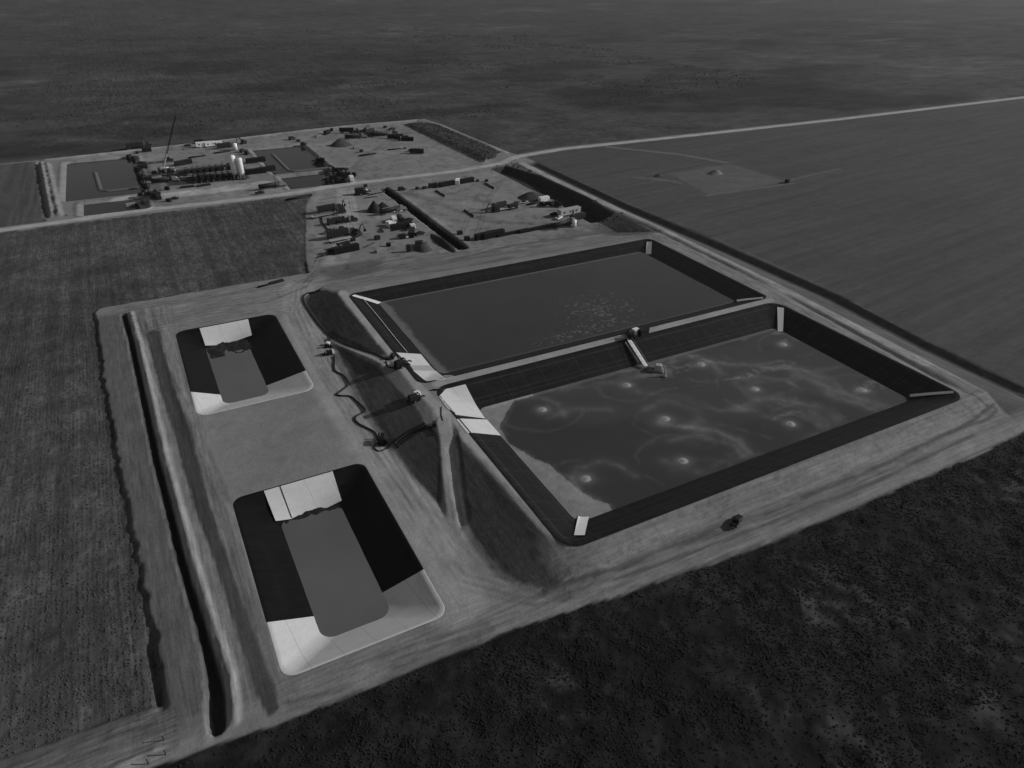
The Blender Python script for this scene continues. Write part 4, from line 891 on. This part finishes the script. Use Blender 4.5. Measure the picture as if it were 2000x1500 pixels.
KIND = {'grey_house': (lambda: trailer_house(12, LGT), 'trailer'), 'tank_semi': (lambda: semi('tank', 11, MID, DRK), 'truck'), 'dark_semi': (lambda: semi('box', 11, DRK, DRK), 'truck'),
        'flat_semi': (lambda: semi('flat', 11, DRK, MID), 'truck'), 'pump': (pump_unit, 'pump truck'), 'pickup': (lambda: pickup(DRK), 'pickup'),
        'light_pickup': (lambda: pickup(WHT), 'pickup'), 'dark_box': (lambda: container(6, 2.5, 2.6, DRK), 'container'),
        'long_box': (lambda: container(12, 2.5, 2.8, BLK), 'container'), 'light_box': (lambda: container(6, 2.4, 2.4, WHT, 'storage_box'), 'container'),
        'small_box': (lambda: container(3, 2.2, 2.2, DRK, 'equipment_box'), 'box'), 'small_white': (lambda: container(2.6, 2.2, 2.2, WHT, 'equipment_box'), 'box'),
        'house': (trailer_house, 'trailer'), 'frac_tank': (lambda: frac_tank(DRK), 'tank'), 'skid': (lambda: skid(DRK, 1.25), 'pump'),
        'big_skid': (lambda: skid(BLK, 1.9), 'pump'), 'exc': (lambda: loader(DRK), 'excavator'), 'tower': (tower, 'light tower'), 'pipes': (pipes, 'pipes'),
        'pipe': (one_pipe, 'pipe'), 'mats': (mats, 'timber'), 'lowboy': (lowboy, 'trailer'), 'bare_trailer': (lambda: lowboy(LGT, 11, False), 'trailer'),
        'vtank': (vtank, 'tank'), 'silo': (silo, 'silo'), 'conveyor': (conveyor, 'conveyor'), 'crane': (crane, 'crane'),
        'pile': (lambda: pile(4, 3, SPOIL), 'pile'), 'low_mats': (lambda: mats(8, 2.4, 3, DRK), 'timber')}
def put(kind, px, py, deg, label, group=None, s=1.0, world=None, zoff=0):
    first = kind not in CACHE
    if first: CACHE[kind] = KIND[kind][0](); o = CACHE[kind]
    else: o = copy_tree(CACHE[kind])
    jr = random.Random(int(px * 7 + py * 13)); deg += jr.uniform(-7, 7) if world is None else 0; s *= jr.uniform(.88, 1.08) if world is None else 1
    if kind == 'small_box': deg += jr.uniform(-30, 30); s *= jr.uniform(.6, .95)
    if world is None:
        p = on(px, py)
    else: p = (world[0], world[1], float(HS(np.array(world[0], float), np.array(world[1], float))))
    zs = [float(HS(np.array(p[0] + dx, float), np.array(p[1] + dy, float))) for dx in (-1.5, 0, 1.5) for dy in (-1.5, 0, 1.5)]
    o.location = (p[0], p[1], float(np.median(zs)) + .02 + zoff); o.rotation_euler = (0, 0, R_(deg)); o.scale = (s, s, s)
    tag(o, label, KIND[kind][1], group); return o

# --- the pad at the back: crane, silos, pump spread
put('crane', 325, 336, -18, 'light mobile crane with a very tall thin dark boom, left part of the back pad')
put('silo', 461, 350, 0, 'left of the two tall white sand silos on the back pad', 'white sand silos')
put('silo', 474, 350, 0, 'right of the two tall white sand silos on the back pad', 'white sand silos')
G_ = 'pump trucks packed side by side left of the silos'
ordn = ['first', 'second', 'third', 'fourth', 'fifth', 'sixth', 'seventh', 'eighth', 'ninth', 'tenth']
for i in range(8): put('pump', 0, 0, 90, 'dark pump truck, %s from the left in the front row left of the silos' % ordn[i], G_, world=(33.5 + i * 3.5, 478.5))
for i in range(8): put('pump', 0, 0, -90, 'dark pump truck, %s from the left in the rear row left of the silos' % ordn[i], G_, world=(31 + i * 3.7, 500))
put('frac_tank', 0, 0, 0, 'dark tank trailer standing left of the front row of pump trucks', world=(20, 489))
put('conveyor', 0, 0, 15, 'dark inclined conveyor feeding the sand silos from the left', world=(50, 489))
put('dark_box', 352, 323, 10, 'dark container just right of the crane boom foot, left one of a pair', 'dark containers right of the crane')
put('dark_box', 366, 320, 10, 'dark container right of the crane, right one of a pair', 'dark containers right of the crane')
put('flat_semi', 313, 318, 5, 'dark flat truck left of the crane on the back pad')
put('pipes', 385, 307, 5, 'long dark pipe stack lying behind the pump trucks')
put('lowboy', 375, 347, 3, 'dark equipment trailer parked in front of the pump trucks, between them and the open pad')
put('dark_box', 386, 350, 3, 'dark flat-topped container at the near edge of the pump spread')
put('house', 402, 287, 3, 'long white office trailer at the rear edge of the back pad', 'white office trailers')
put('house', 418, 286, 3, 'white office trailer at the right end of the rear row on the back pad', 'white office trailers')
put('small_white', 394, 288, 3, 'small white box left of the white office trailers')
put('pickup', 367, 286, 5, 'dark pickup left of the white office trailers on the back pad')
put('dark_box', 388, 279, 5, 'dark container behind the small white box at the rear berm')
put('dark_semi', 270, 290, 5, 'dark truck at the rear left corner of the back pad')
put('dark_box', 287, 296, 5, 'dark container behind the left corner pumps of the back pad')
put('small_box', 268, 300, 5, 'small dark box between the rear truck and the left pad pond')
put('skid', 254, 309, 60, 'dark pump at the rear corner of the left pad pond', 'pumps along the left pad pond')
put('skid', 263, 312, 60, 'dark pump second from the rear beside the left pad pond', 'pumps along the left pad pond')
put('pickup', 277, 320, 0, 'dark pickup parked beside the left pad pond near its rear corner')
put('dark_box', 279, 328, 0, 'dark container beside the left pad pond, in front of the dark pickup')
put('skid', 268, 334, -60, 'dark pump halfway along the left pad pond', 'pumps along the left pad pond')
put('big_skid', 276, 350, -60, 'large black pump beside the middle of the left pad pond', 'pumps along the left pad pond')
put('dark_box', 288, 352, 0, 'dark container right of the large black pump by the left pad pond')
put('big_skid', 284, 368, -60, 'large black pump near the front of the left pad pond', 'pumps along the left pad pond')
put('pump', 290, 382, 0, 'dark pump truck at the front right corner of the left pad pond')
put('dark_box', 303, 385, 80, 'dark container standing end-on at the front right corner of the left pad pond')
put('exc', 310, 389, 100, 'dark excavator beside the end-on container near the left pad pond')
put('mats', 256, 402, 10, 'stack of pale timber mats at the corner of the small left pond')
put('small_box', 268, 403, 0, 'small dark box beside the timber mats by the small left pond')
put('pickup', 341, 390, 10, 'dark pickup alone on the open front part of the back pad')
put('small_box', 330, 394, 0, 'small dark box left of the lone pickup on the back pad')
put('small_white', 343, 353, 20, 'small light box in front of the crane, left of the lone dark trailer')
put('tank_semi', 322, 357, 8, 'dark tank truck in front of the crane')
put('pump', 318, 341, 0, 'dark pump truck just in front of the foot of the crane')
put('small_box', 327, 371, 0, 'small grey box in front of the dark tank truck on the back pad')
put('low_mats', 366, 366, 4, 'low dark mats on the pad in front of the pump trucks, left ones', 'low mats in front of the pump trucks')
put('low_mats', 398, 363, 4, 'low dark mats on the pad in front of the pump trucks, right ones', 'low mats in front of the pump trucks')
put('dark_semi', 443, 289, 4, 'dark box truck behind the silos')
put('pipes', 434, 298, 4, 'dark pipe stack between the white office trailers and the silos')
put('exc', 476, 281, 200, 'dark excavator behind and right of the silos')
put('skid', 474, 297, 40, 'dark pump at the rear left corner of the right pad pond', 'pumps round the right pad pond')
put('skid', 482, 301, 60, 'dark pump right behind the silos, left of the right pad pond', 'pumps round the right pad pond')
put('vtank', 460, 293, 0, 'short pale tank standing behind the silos', s=.9)
put('long_box', 500, 317, 3, 'long dark container right of the silos', 'long containers right of the silos')
put('long_box', 500, 339, 5, 'long dark container right of the silos, nearer one with black side', 'long containers right of the silos')
put('long_box', 519, 335, 12, 'long black container between the silos and the right pad pond', 'long containers right of the silos')
put('tank_semi', 531, 368, 8, 'dark tank truck at the front left corner of the right pad pond')
put('pickup', 508, 379, 5, 'dark pickup on the road side of the back pad, left of the right pad pond')
put('skid', 570, 273, 20, 'dark pump behind the rear edge of the right pad pond', 'pumps round the right pad pond')
put('small_box', 583, 277, 20, 'small dark box behind the right rear corner of the right pad pond')
put('skid', 593, 284, 0, 'black pump on the right rear corner of the right pad pond', 'pumps round the right pad pond')
put('dark_box', 639, 262, 40, 'dark container near the rear berm right of the right pad pond')
put('small_box', 648, 256, 40, 'small dark box behind the container near the rear berm')
put('mats', 622, 267, 10, 'low timber stack left of the dark container near the rear berm')
p_ = pile(8.5, 5.0, SPOIL, 4, .8); q_ = on(666, 284); p_.location = q_; tag(p_, 'rounded dark soil pile alone on the right part of the back pad', 'pile')
for i, (x, y, k, d) in enumerate([(683, 260, 'dark_semi', -20), (697, 262, 'pump', -30), (704, 268, 'dark_semi', 0), (713, 257, 'exc', 20), (722, 260, 'frac_tank', 20), (731, 266, 'dark_semi', 0), (694, 271, 'tank_semi', -10), (745, 266, 'tank_semi', 0), (758, 264, 'flat_semi', 0)]):
    put(k, x, y, d, 'dark rig in the cluster at the far pad end, %s from the left' % ordn[i], 'parked rigs at the far end of the back pad')
put('small_box', 752, 250, 0, 'dark box at the rear berm behind the far cluster of rigs')
put('pickup', 766, 254, 20, 'dark pickup right of the box at the rear berm')
for i, (x, y, L_) in enumerate([(772, 270, 11), (784, 272, 11), (793, 275, 9)]):
    put('long_box', x, y, -20, 'long black container at the far right of the back pad, %s from left' % ordn[i], 'black containers at the far right')
put('pickup', 805, 296, -50, 'dark pickup at the left of a pair on the right of the back pad', 'pair of pickups')
put('frac_tank', 815, 300, -30, 'dark tank trailer next to a pickup on the right of the back pad')
put('tower', 784, 291, 0, 'thin light tower on the right part of the back pad')
put('pipe', 775, 292, 5, 'dark pipe lying left of the light tower on the right of the back pad')
put('mats', 697, 290, 5, 'low pale timber stack in the middle of the right part of the back pad')
put('small_box', 706, 297, 0, 'small dark box in the middle of the right part of the back pad')
put('pipes', 718, 303, 10, 'low dark pipe stack in the middle of the right part of the back pad')
put('big_skid', 625, 319, 140, 'black pump at the right bank of the right pad pond', 'pumps round the right pad pond')
put('dark_box', 648, 332, 100, 'dark container on the right bank where the two right pad ponds meet')
put('tank_semi', 660, 337, 160, 'dark tank truck behind the black excavator by the right pad pond')
put('exc', 672, 348, 170, 'black excavator at the right front of the right pad pond', s=1.25)
put('pump', 678, 344, 150, 'dark pump truck beside the black excavator by the right pad pond')
put('light_box', 687, 351, 80, 'light grey box right of the black excavator by the right pad pond')
put('bare_trailer', 655, 349, 130, 'pale bare trailer frame beside the small right pad pond')
put('big_skid', 647, 354, 170, 'black pump on the bank of the small right pad pond', 'pumps round the right pad pond')
put('mats', 641, 350, 20, 'pale timber stack at the right end of the small right pad pond')
# --- left yard
put('pipes', 582, 388, 10, 'dark pipe stack on the field corner beside the road', s=1.3)
put('low_mats', 596, 384, 10, 'low dark mats on the field corner beside the road, right of the pipe stack')
Y = 'trucks and trailers parked in rows in the left yard'
put('dark_semi', 645, 413, 5, 'dark truck at the top of the left yard row, cab at its right end', Y)
put('exc', 668, 410, 60, 'dark excavator beside the top truck of the left yard row')
put('flat_semi', 643, 421, 5, 'grey flat truck in the left yard row, just below the top dark truck', Y)
put('bare_trailer', 628, 424, 5, 'pale empty trailer at the left end of the top trucks in the yard')
put('frac_tank', 657, 437, 5, 'black tank trailer in the second group of the left yard row')
put('pump', 676, 435, 5, 'dark pump truck right of the black tank trailer in the left yard row')
put('lowboy', 657, 453, 5, 'loaded trailer in the third group of the left yard row', Y)
put('dark_semi', 668, 463, 5, 'dark truck in the third group of the left yard row, cab at right', Y)
put('exc', 699, 461, 30, 'dark excavator right of the third group of the left yard row')
put('bare_trailer', 665, 471, 5, 'pale empty trailer below the third group of the left yard row')
put('small_box', 690, 471, 0, 'small dark box right of the empty trailer in the left yard row')
put('pump', 660, 493, 5, 'dark pump truck at the near end of the left yard row')
put('long_box', 676, 492, 8, 'black container at the near end of the left yard row')
put('dark_box', 671, 485, 8, 'dark container behind the pump truck at the near end of the left yard row')
put('pipe', 634, 500, 10, 'dark pipe lying left of the near end of the left yard row', s=.7)
put('pile', 696, 381, 0, 'dark heap in the top corner of the left yard', s=.7) if False else None
put('big_skid', 706, 380, 0, 'black pump at the top of the left yard near the road')
put('small_white', 713, 378, 20, 'small light box right of the black pump at the top of the left yard')
put('pipe', 735, 379, 8, 'thin dark pipe lying at the top of the left yard beside the trench', s=.8)
put('pipe', 724, 386, 8, 'short dark pipe lying below another at the top of the left yard', s=.55)
put('small_box', 714, 365, 0, 'small dark box between the road and the left yard')
p_ = pile(7.0, 6.0, TARP_SHADE, 5, .75, True, 'covered_pile'); q_ = on(740, 411); p_.location = q_; tag(p_, 'black twin-peaked covered pile in the middle of the left yard', 'pile')
put('tank_semi', 766, 416, 5, 'light-topped tank truck in front of the twin-peaked black pile')
put('light_box', 776, 413, 5, 'bright white box behind the tank truck near the trench')
put('frac_tank', 783, 432, 80, 'dark tank trailer in the middle yard cluster, rear one', 'gear in the middle yard cluster')
put('light_box', 770, 433, 85, 'white end-on box at the left of the middle yard cluster')
put('pickup', 798, 432, 5, 'dark pickup right of the rear tank trailer in the middle yard cluster')
put('small_white', 760, 441, 30, 'small white box left of the middle yard cluster', 'small white boxes in the yard')
put('light_box', 767, 447, 60, 'grey box beside the long black container of the middle yard cluster')
put('long_box', 783, 447, 8, 'long black container in the middle yard cluster')
put('pickup', 800, 449, 5, 'dark pickup at the right end of the long black container in the yard')
put('small_white', 806, 446, 0, 'small white box behind the pickup in the middle yard cluster', 'small white boxes in the yard')
put('dark_box', 804, 461, 70, 'dark container of the lower middle yard cluster')
put('light_pickup', 793, 463, 80, 'light pickup left of the dark container in the lower yard cluster')
put('small_box', 786, 466, 10, 'dark box left of the light pickup in the lower yard cluster')
put('pickup', 820, 459, 8, 'dark pickup right of the dark container in the lower yard cluster')
put('tower', 798, 493, 0, 'light tower alone at the near end of the yard, long shadow to its left') if False else None
KIND['stand'] = (lambda: container(1.6, 1.6, 3.6, DRK, 'equipment_box'), 'box')
put('stand', 798, 492, 0, 'tall narrow dark box alone at the near end of the yard')
p_ = pile(4.2, 4.0, SPOIL, 8, 1.3); p_.location = on(825, 486); tag(p_, 'steep dark soil cone near the trench at the near end of the yard', 'pile')
put('skid', 820, 479, 0, 'dark pump on the left side of the steep soil cone')
put('mats', 756, 452, 5, 'pale timber stack on the open ground of the left yard')
put('small_box', 737, 468, 0, 'small dark box on the open ground between the yard rows')
put('pipe', 722, 479, 35, 'short pipe lying on the open ground between the yard rows', s=.5)
put('small_box', 759, 481, 0, 'small box alone in the near part of the left yard')
put('mats', 743, 492, 5, 'flat timber stack in the near part of the left yard')
p_ = pile(2.9, 1.9, TARP_SHADE, 9, 5.2, name='shade_mound'); q_ = on(866, 474); p_.location = (q_[0] - .5, q_[1], q_[2]); tag(p_, 'black mound for the shaded spoil pit along the near end of the trench', 'heap')  # black mound added where a spoil pit lies in shade
# --- right yard
for i, (k, x, y, d, t) in enumerate([('skid', 784, 372, 0, 'dark pump at the head of the trench'), ('small_box', 815, 370, 0, 'small dark box first in the line along the road side of the right yard'),
        ('small_box', 829, 369, 0, 'small dark box second in the line along the road side of the right yard'), ('dark_box', 846, 366, 0, 'dark container in the line along the road side of the right yard'),
        ('skid', 856, 366, 0, 'dark pump right of the dark container on the road side of the right yard'), ('long_box', 873, 363, 8, 'long black container on the road side of the right yard, left of the white box'),
        ('light_box', 894, 359, 60, 'bright white box in the line along the road side of the right yard'), ('long_box', 910, 357, 12, 'long black container right of the bright white box'),
        ('small_box', 933, 355, 0, 'small grey box right of the long black container on the road side'), ('small_box', 950, 355, 0, 'small dark box last in the line along the road side of the right yard'),
        ('pipe', 861, 379, -88, 'long dark pipe laid on the open right yard, left one of two near the road'), ('pipe', 957, 364, -88, 'long dark pipe laid on the open right yard, right one of two near the road'),
        ('pipe', 917, 418, -85, 'dark pipe laid in the middle of the open right yard'), ('exc', 968, 414, 180, 'black excavator in the middle of the right yard with its boom to the left'),
        ('frac_tank', 975, 407, 10, 'dark tank trailer behind the black excavator in the right yard'), ('bare_trailer', 986, 411, 8, 'pale empty trailer right of the black excavator in the right yard'),
        ('dark_box', 1001, 408, 8, 'black container in the middle row of the right yard'), ('lowboy', 1016, 399, 8, 'loaded dark trailer behind the black container in the right yard'),
        ('pipes', 1045, 398, 8, 'dark pipe stack between the dark heap and the loaded trailer in the right yard'), ('light_box', 1062, 393, 10, 'light box in front of the dark heap by the pit'),
        ('pickup', 1064, 402, 30, 'dark pickup first of three vehicles near the pit'), ('pump', 1072, 404, -20, 'dark pump truck second of three vehicles near the pit'), ('pickup', 1084, 404, -40, 'dark pickup third of three vehicles near the pit'),
        ('pickup', 1083, 421, 5, 'dark pickup left of the long pale trailer by the pit'), ('light_pickup', 1092, 428, 20, 'white pickup in front of the long pale trailer by the pit'),
        ('frac_tank', 1128, 429, 8, 'dark tank trailer between the pale trailer and the pit'), ('small_box', 1139, 425, 0, 'small dark box on the edge of the pit'),
        ('tank_semi', 1102, 443, 15, 'dark tank truck at the near right end of the right yard'),
        ('small_box', 912, 470, 0, 'small dark box at the near end of the trench'), ('small_box', 898, 458, 0, 'small grey box on the open right yard near the trench end')]):
    put(k, x, y, d, t)
put('grey_house', 1111, 420, 8, 'long pale trailer at the edge of the pit', s=1.05)
put('vtank', 1121, 443, 0, 'short white tank at the near right corner of the right yard', s=.75)
p_ = pile(9, 3.2, SPOIL, 11, .9); p_.location = on(1040, 386); tag(p_, 'large dark soil heap on the edge of the pit', 'heap')
put('long_box', 948, 465, 8, 'black container at the left end of the low row, front of the right yard', 'low black row along the front of the right yard')
put('long_box', 963, 463, 8, 'long black container second from left in the low row, front of the right yard', 'low black row along the front of the right yard')
KIND['barrier'] = (lambda: container(20, 1.4, 1.3, BLK, 'barrier'), 'barrier')
put('barrier', 1001, 457, 8, 'low black barrier right of the black containers, front of the right yard', 'low black row along the front of the right yard')
put('barrier', 1048, 449, 12, 'low black barrier at the right end of the row, front of the right yard', 'low black row along the front of the right yard')
# --- plough land pad
p_ = pile(5.5, 2.6, flat_mat('light_soil', .16, .95, .1, .4), 13, .8); p_.location = on(1397, 339); tag(p_, 'pale soil heap on the small bare pad in the ploughed field', 'heap')
p_ = pile(4, 1.6, SPOIL, 14, .7); p_.location = on(1287, 344); tag(p_, 'low dark heap at the left end of the spur beyond the bare field pad', 'heap')
put('small_box', 1537, 357, 0, 'small dark box at the right corner of the bare field pad')
# --- pond side
put('skid', 0, 0, -20, 'white-topped pump beside the embankment foot, farther of two', 'pair of pumps by the embankment foot', s=.55, world=tuple(on(641, 679)[:2]))
put('small_white', 0, 0, 30, 'small white box beside the embankment foot near the pumps', s=.5, world=tuple(on(641, 674)[:2]))
put('small_white', 0, 0, 0, 'small white box at the start of the zigzag hose', s=.6, world=tuple(on(648, 691)[:2]))
put('skid', 0, 0, 170, 'dark pump where the zigzag hose starts, nearer of two', 'pair of pumps by the embankment foot', s=.7, world=tuple(on(641, 693)[:2]))
put('big_skid', 784, 716, 20, 'black pump on the pond crest beside the upper white panels', s=.75)
put('skid', 767, 698, 60, 'small black pump where the hose reaches the pond crest', s=.6)
put('skid', 811, 783, 10, 'dark pump on the crest road between the two hose ramps', s=.95)
put('small_white', 815, 773, 10, 'small white box behind the dark pump on the crest road', s=.6)
put('pipe', 858, 761, -25, 'short black pipe at the divider road end, farther of two', s=.3); put('pipe', 852, 763, -25, 'short black pipe at the divider road end, nearer of two', s=.3)
put('skid', 849, 830, 60, 'small dark pump at the top of the black pipe bundle', s=.5)
put('big_skid', 747, 862, 60, 'black pump at the foot of the slope where the zigzag hose ends', s=.65)
put('small_box', 760, 866, 0, 'small dark box beside the black pump at the end of the zigzag hose', s=.6)
put('big_skid', 1232, 661, 60, 'black pump on the divider road at the head of the gangway', s=.7)
put('small_white', 1241, 652, 10, 'small white box on the divider road behind the gangway pump', s=.9)
put('dark_box', 1256, 652, 12, 'black box on the divider road right of the gangway pump', s=.8)
t_ = put('pickup', 1438, 1022, 30, 'dark pickup alone on the slope road in front of the large pond', s=.95); 

# hoses and pipes that follow the ground
def hose(pts, r, label, n=8, lift=0.0, mat=HOSE, group=None, name='hose'):
    W = [on(*p, water=False)[:2] for p in pts]; S_ = []
    for i in range(len(W) - 1):
        p0 = W[max(i - 1, 0)]; p1 = W[i]; p2 = W[i + 1]; p3 = W[min(i + 2, len(W) - 1)]
        m = max(2, int(np.linalg.norm(p2 - p1) / .8))
        for k in range(m):
            t = k / m; S_.append(.5 * ((2 * p1) + (p2 - p0) * t + (2 * p0 - 5 * p1 + 4 * p2 - p3) * t * t + (3 * p1 - p0 - 3 * p2 + p3) * t ** 3))
    S_.append(W[-1]); S_ = np.array(S_); z = HS(S_[:, 0], S_[:, 1], False) + r * .8 + lift
    o = MB().tube([(a[0], a[1], b) for a, b in zip(S_, z)], r, n).build(name, mat, None, True, rec=False); tag(o, label, 'hose' if name == 'hose' else 'pipe', group); return o
hose([(626, 567), (602, 573), (593, 582), (596, 595), (612, 620), (630, 643), (648, 659), (672, 672), (706, 684), (735, 693), (752, 702), (764, 702), (768, 695)], .30, 'black hose curving round the upper embankment and up to the pond crest')
hose([(645, 657), (643, 667), (640, 675)], .26, 'short black hose branching down to the small pump')
hose([(653, 695), (653, 720), (657, 727), (669, 733), (679, 745), (680, 753), (668, 763), (657, 771), (666, 774), (684, 775), (697, 785), (713, 800), (711, 806), (700, 811), (693, 819), (703, 830), (727, 842), (735, 850), (737, 860)], .26, 'black hose zigzagging along the foot of the embankment')
hose([(744, 866), (733, 868), (731, 875), (741, 882), (754, 877), (763, 870)], .18, 'thin black hose looped at the end of the zigzag hose')
hose([(754, 706), (757, 716), (765, 719), (778, 717)], .24, 'short black hose running to the crest pump')
hose([(829, 828), (812, 838), (790, 852), (771, 868)], .34, 'black pipe on the dark slope, upper one of the bundle', group='black pipe bundle down the slope')
hose([(832, 833), (815, 842), (795, 855), (776, 871)], .30, 'black pipe on the dark slope, middle one of the bundle', group='black pipe bundle down the slope')
hose([(848, 834), (838, 836), (818, 845), (797, 859), (779, 874)], .26, 'black pipe on the dark slope, lowest one of the bundle', group='black pipe bundle down the slope')
hose([(838, 836), (846, 843), (847, 851)], .2, 'short black hose hanging off the top of the pipe bundle')
hose([(862, 795), (862, 810), (865, 822)], .12, 'thin dark hose crossing the crest near the lower white panels')
hose([(655, 430), (634, 424), (640, 440), (647, 456), (655, 466)], .3, 'dark hose winding between the trucks of the left yard row') if False else None
hose([(628, 425), (630, 436), (638, 446), (645, 456)], .35, 'dark hose winding between the trucks of the left yard row')
for a, b, t in (((700, 592), (772, 672), 'pale pipe along the upper left edge of the still pond'),):
    pass
# gangway and intake float
root = empty('gangway'); A_ = on(1228, 668, False); B_ = at(1262, 716, 1.6); A_[2] = 5.4
def lerp(a, b, t): return a + (b - a) * t
d_ = (B_ - A_); L_ = np.linalg.norm(d_); dn = d_ / L_; sd_v = np.cross(dn, [0, 0, 1]); sd_v /= np.linalg.norm(sd_v); upv = np.cross(sd_v, dn)
root.location = A_
def rel(p): return tuple(np.array(p) - A_)
mb = MB(); w = .75
for s in (-1, 1): mb.bar(rel(A_ + sd_v * w * s), rel(B_ + sd_v * w * s), .12)
for k in range(14): p = lerp(A_, B_, (k + .5) / 14); mb.bar(rel(p - sd_v * w), rel(p + sd_v * w), .06)
mb.build('frame', STL, root)
V4 = [rel(A_ - sd_v * .7 + upv * .14), rel(A_ + sd_v * .7 + upv * .14), rel(B_ + sd_v * .7 + upv * .14), rel(B_ - sd_v * .7 + upv * .14), rel(A_ - sd_v * .7 + upv * .22), rel(A_ + sd_v * .7 + upv * .22), rel(B_ + sd_v * .7 + upv * .22), rel(B_ - sd_v * .7 + upv * .22)]
MB().add(V4, [(3, 2, 1, 0), (4, 5, 6, 7), (0, 1, 5, 4), (1, 2, 6, 5), (2, 3, 7, 6), (3, 0, 4, 7)]).build('deck', WHT, root)
for s in (-1, 1):
    mb = MB(); mb.bar(rel(A_ + sd_v * w * s + upv * 1.1), rel(B_ + sd_v * w * s + upv * 1.1), .05)
    for k in range(7): p = lerp(A_, B_, k / 6) + sd_v * w * s; mb.bar(rel(p), rel(p + upv * 1.1), .04)
    mb.build('handrail', STL, root)
tag(root, 'pale sloping gangway from the divider road down to the intake float', 'gangway')
hose([(1221, 671), (1232, 688), (1243, 704), (1247, 712)], .26, 'pale pipe running down the liner left of the gangway', mat=LGT, name='pipe', lift=.3)
root = empty('intake_float', at(1280, 724, .8)); 
MB().box((0, 0, .25), (5.4, 3.4, .5), bev=.15).build('pontoon', MID, root)
MB().box((.9, 0, 1.5), (2.6, 2.6, 2.0), top=(.75, .75), bev=.1).build('pump_house', LGT, root)
MB().box((-1.6, 0, .75), (1.8, 2.8, .5), top=(.6, .9)).build('ramp_plate', MID, root)
for s in (-1, 1): MB().bar((-2.5, s * 1.5, .5), (2.6, s * 1.5, 1.4), .05).build('rail', STL, root)
root.rotation_euler = (0, 0, R_(-40)); tag(root, 'pale intake float with a boxy pump house at the end of the gangway', 'float')
root = empty('marker_buoy', at(1298, 736, .8)); MB().tube([(0, 0, -.2), (0, 0, .5)], .8, 14).build('float_ring', MID, root); MB().tube([(0, 0, .4), (0, 0, 2.6)], [.35, .25], 8).build('post', LGT, root)
tag(root, 'small upright pale marker in the water beyond the intake float', 'buoy')
# aerators: a froth mound on a dark ring float
def aerator():
    root = empty('aerator'); n = 20; g = np.linspace(-1, 1, n); X, Y = np.meshgrid(g, g); d = np.hypot(X, Y)
    z = .28 * np.exp(-(d / .5) ** 2) * (1 + .9 * (fbm(X, Y, .3, seed=500) - .5)) - .09
    ii = np.arange(n * n).reshape(n, n); F = np.stack([ii[:-1, :-1], ii[:-1, 1:], ii[1:, 1:], ii[1:, :-1]], -1).reshape(-1, 4)
    mesh_np('froth', np.c_[(X * 2.5).ravel(), (Y * 2.5).ravel(), z.ravel()], F, FOAM, root, True)
    MB().tube([(.55 * math.cos(t), 0.55 * math.sin(t), .1) for t in np.linspace(0, 6.28, 15)], .09, 6, False).build('ring_float', LGT, root)
    MB().tube([(0, 0, 0), (0, 0, .32)], .1, 8).build('motor', LGT, root)
    return root
names = ['in the far right corner of the large pond', 'right of the intake float', 'in the middle of the far half of the large pond, upper centre', 'nearest the right bank of the large pond', 'left of the intake float, near the divider liner',
         'nearest the left bank of the large pond', 'in the very middle of the large pond', 'in the right middle, towards the near bank of the large pond', 'close to the near bank, centre of the large pond', 'in the near left corner of the large pond']
ap = None
for (x, y), t in zip(aer, names):
    o = aerator() if ap is None else copy_tree(ap); ap = ap or o
    o.location = (x, y, .8); o.rotation_euler = (0, 0, x); tag(o, 'pale frothing aerator ' + t, 'aerator', 'aerators on the large pond')
# thin pipe lines laid on the liners
for k, uu, v0, v1 in (('far', 69.0, 205, 254), ):
    y = np.linspace(v0, v1, 60); x = np.full(60, uu) + .15 * np.sin(y / 9); z = HS(x, y, False) + .2
    tag(MB().tube(list(zip(x, y, z)), .14, 6).build('pipe', WHT, None, True, rec=False), 'pale pipe along the left slope of the still pond', 'pipe')
# marker posts at the front left corner
for i, (x, y, t) in enumerate([(320, 1446, 'rear one'), (324, 1474, 'middle one'), (290, 1492, 'front one')]):
    root = empty('fence_post', on(x, y)); MB().tube([(0, 0, -.2), (0, 0, 1.6)], .09, 8).build('post', DRK, root); MB().tube([(0, 0, 1.6), (0, 0, 1.68)], .13, 8).build('cap', STL, root)
    tag(root, 'thin dark post by the track in the front left corner, ' + t, 'post', 'posts by the front left track')
put('low_mats', 0, 0, 15, 'low dark mats at the field edge above the farther lined pit', s=.8, world=tuple(on(540, 552)[:2]))
put('pipes', 0, 0, 10, 'dark pipe stack at the field edge beside the low mats', s=.6, world=tuple(on(520, 558)[:2]))
#OBJ_END
# ---------------------------------------------------------------- haze
if HAZE:
    mb = MB().box((1000, 3000, 57), (17000, 20000, 133)); hz = mb.build('haze', MID); hz.data.materials.clear()
    mh = bpy.data.materials.new('haze_air'); mh.use_nodes = True; n = mh.node_tree; n.nodes.clear()
    o_ = n.nodes.new('ShaderNodeOutputMaterial'); pv = n.nodes.new('ShaderNodeVolumePrincipled')
    pv.inputs['Color'].default_value = (.8, .8, .8, 1); pv.inputs['Density'].default_value = HAZE; pv.inputs['Anisotropy'].default_value = 0.2
    n.links.new(pv.outputs[0], o_.inputs['Volume']); hz.data.materials.append(mh); tag(hz, kind='stuff')
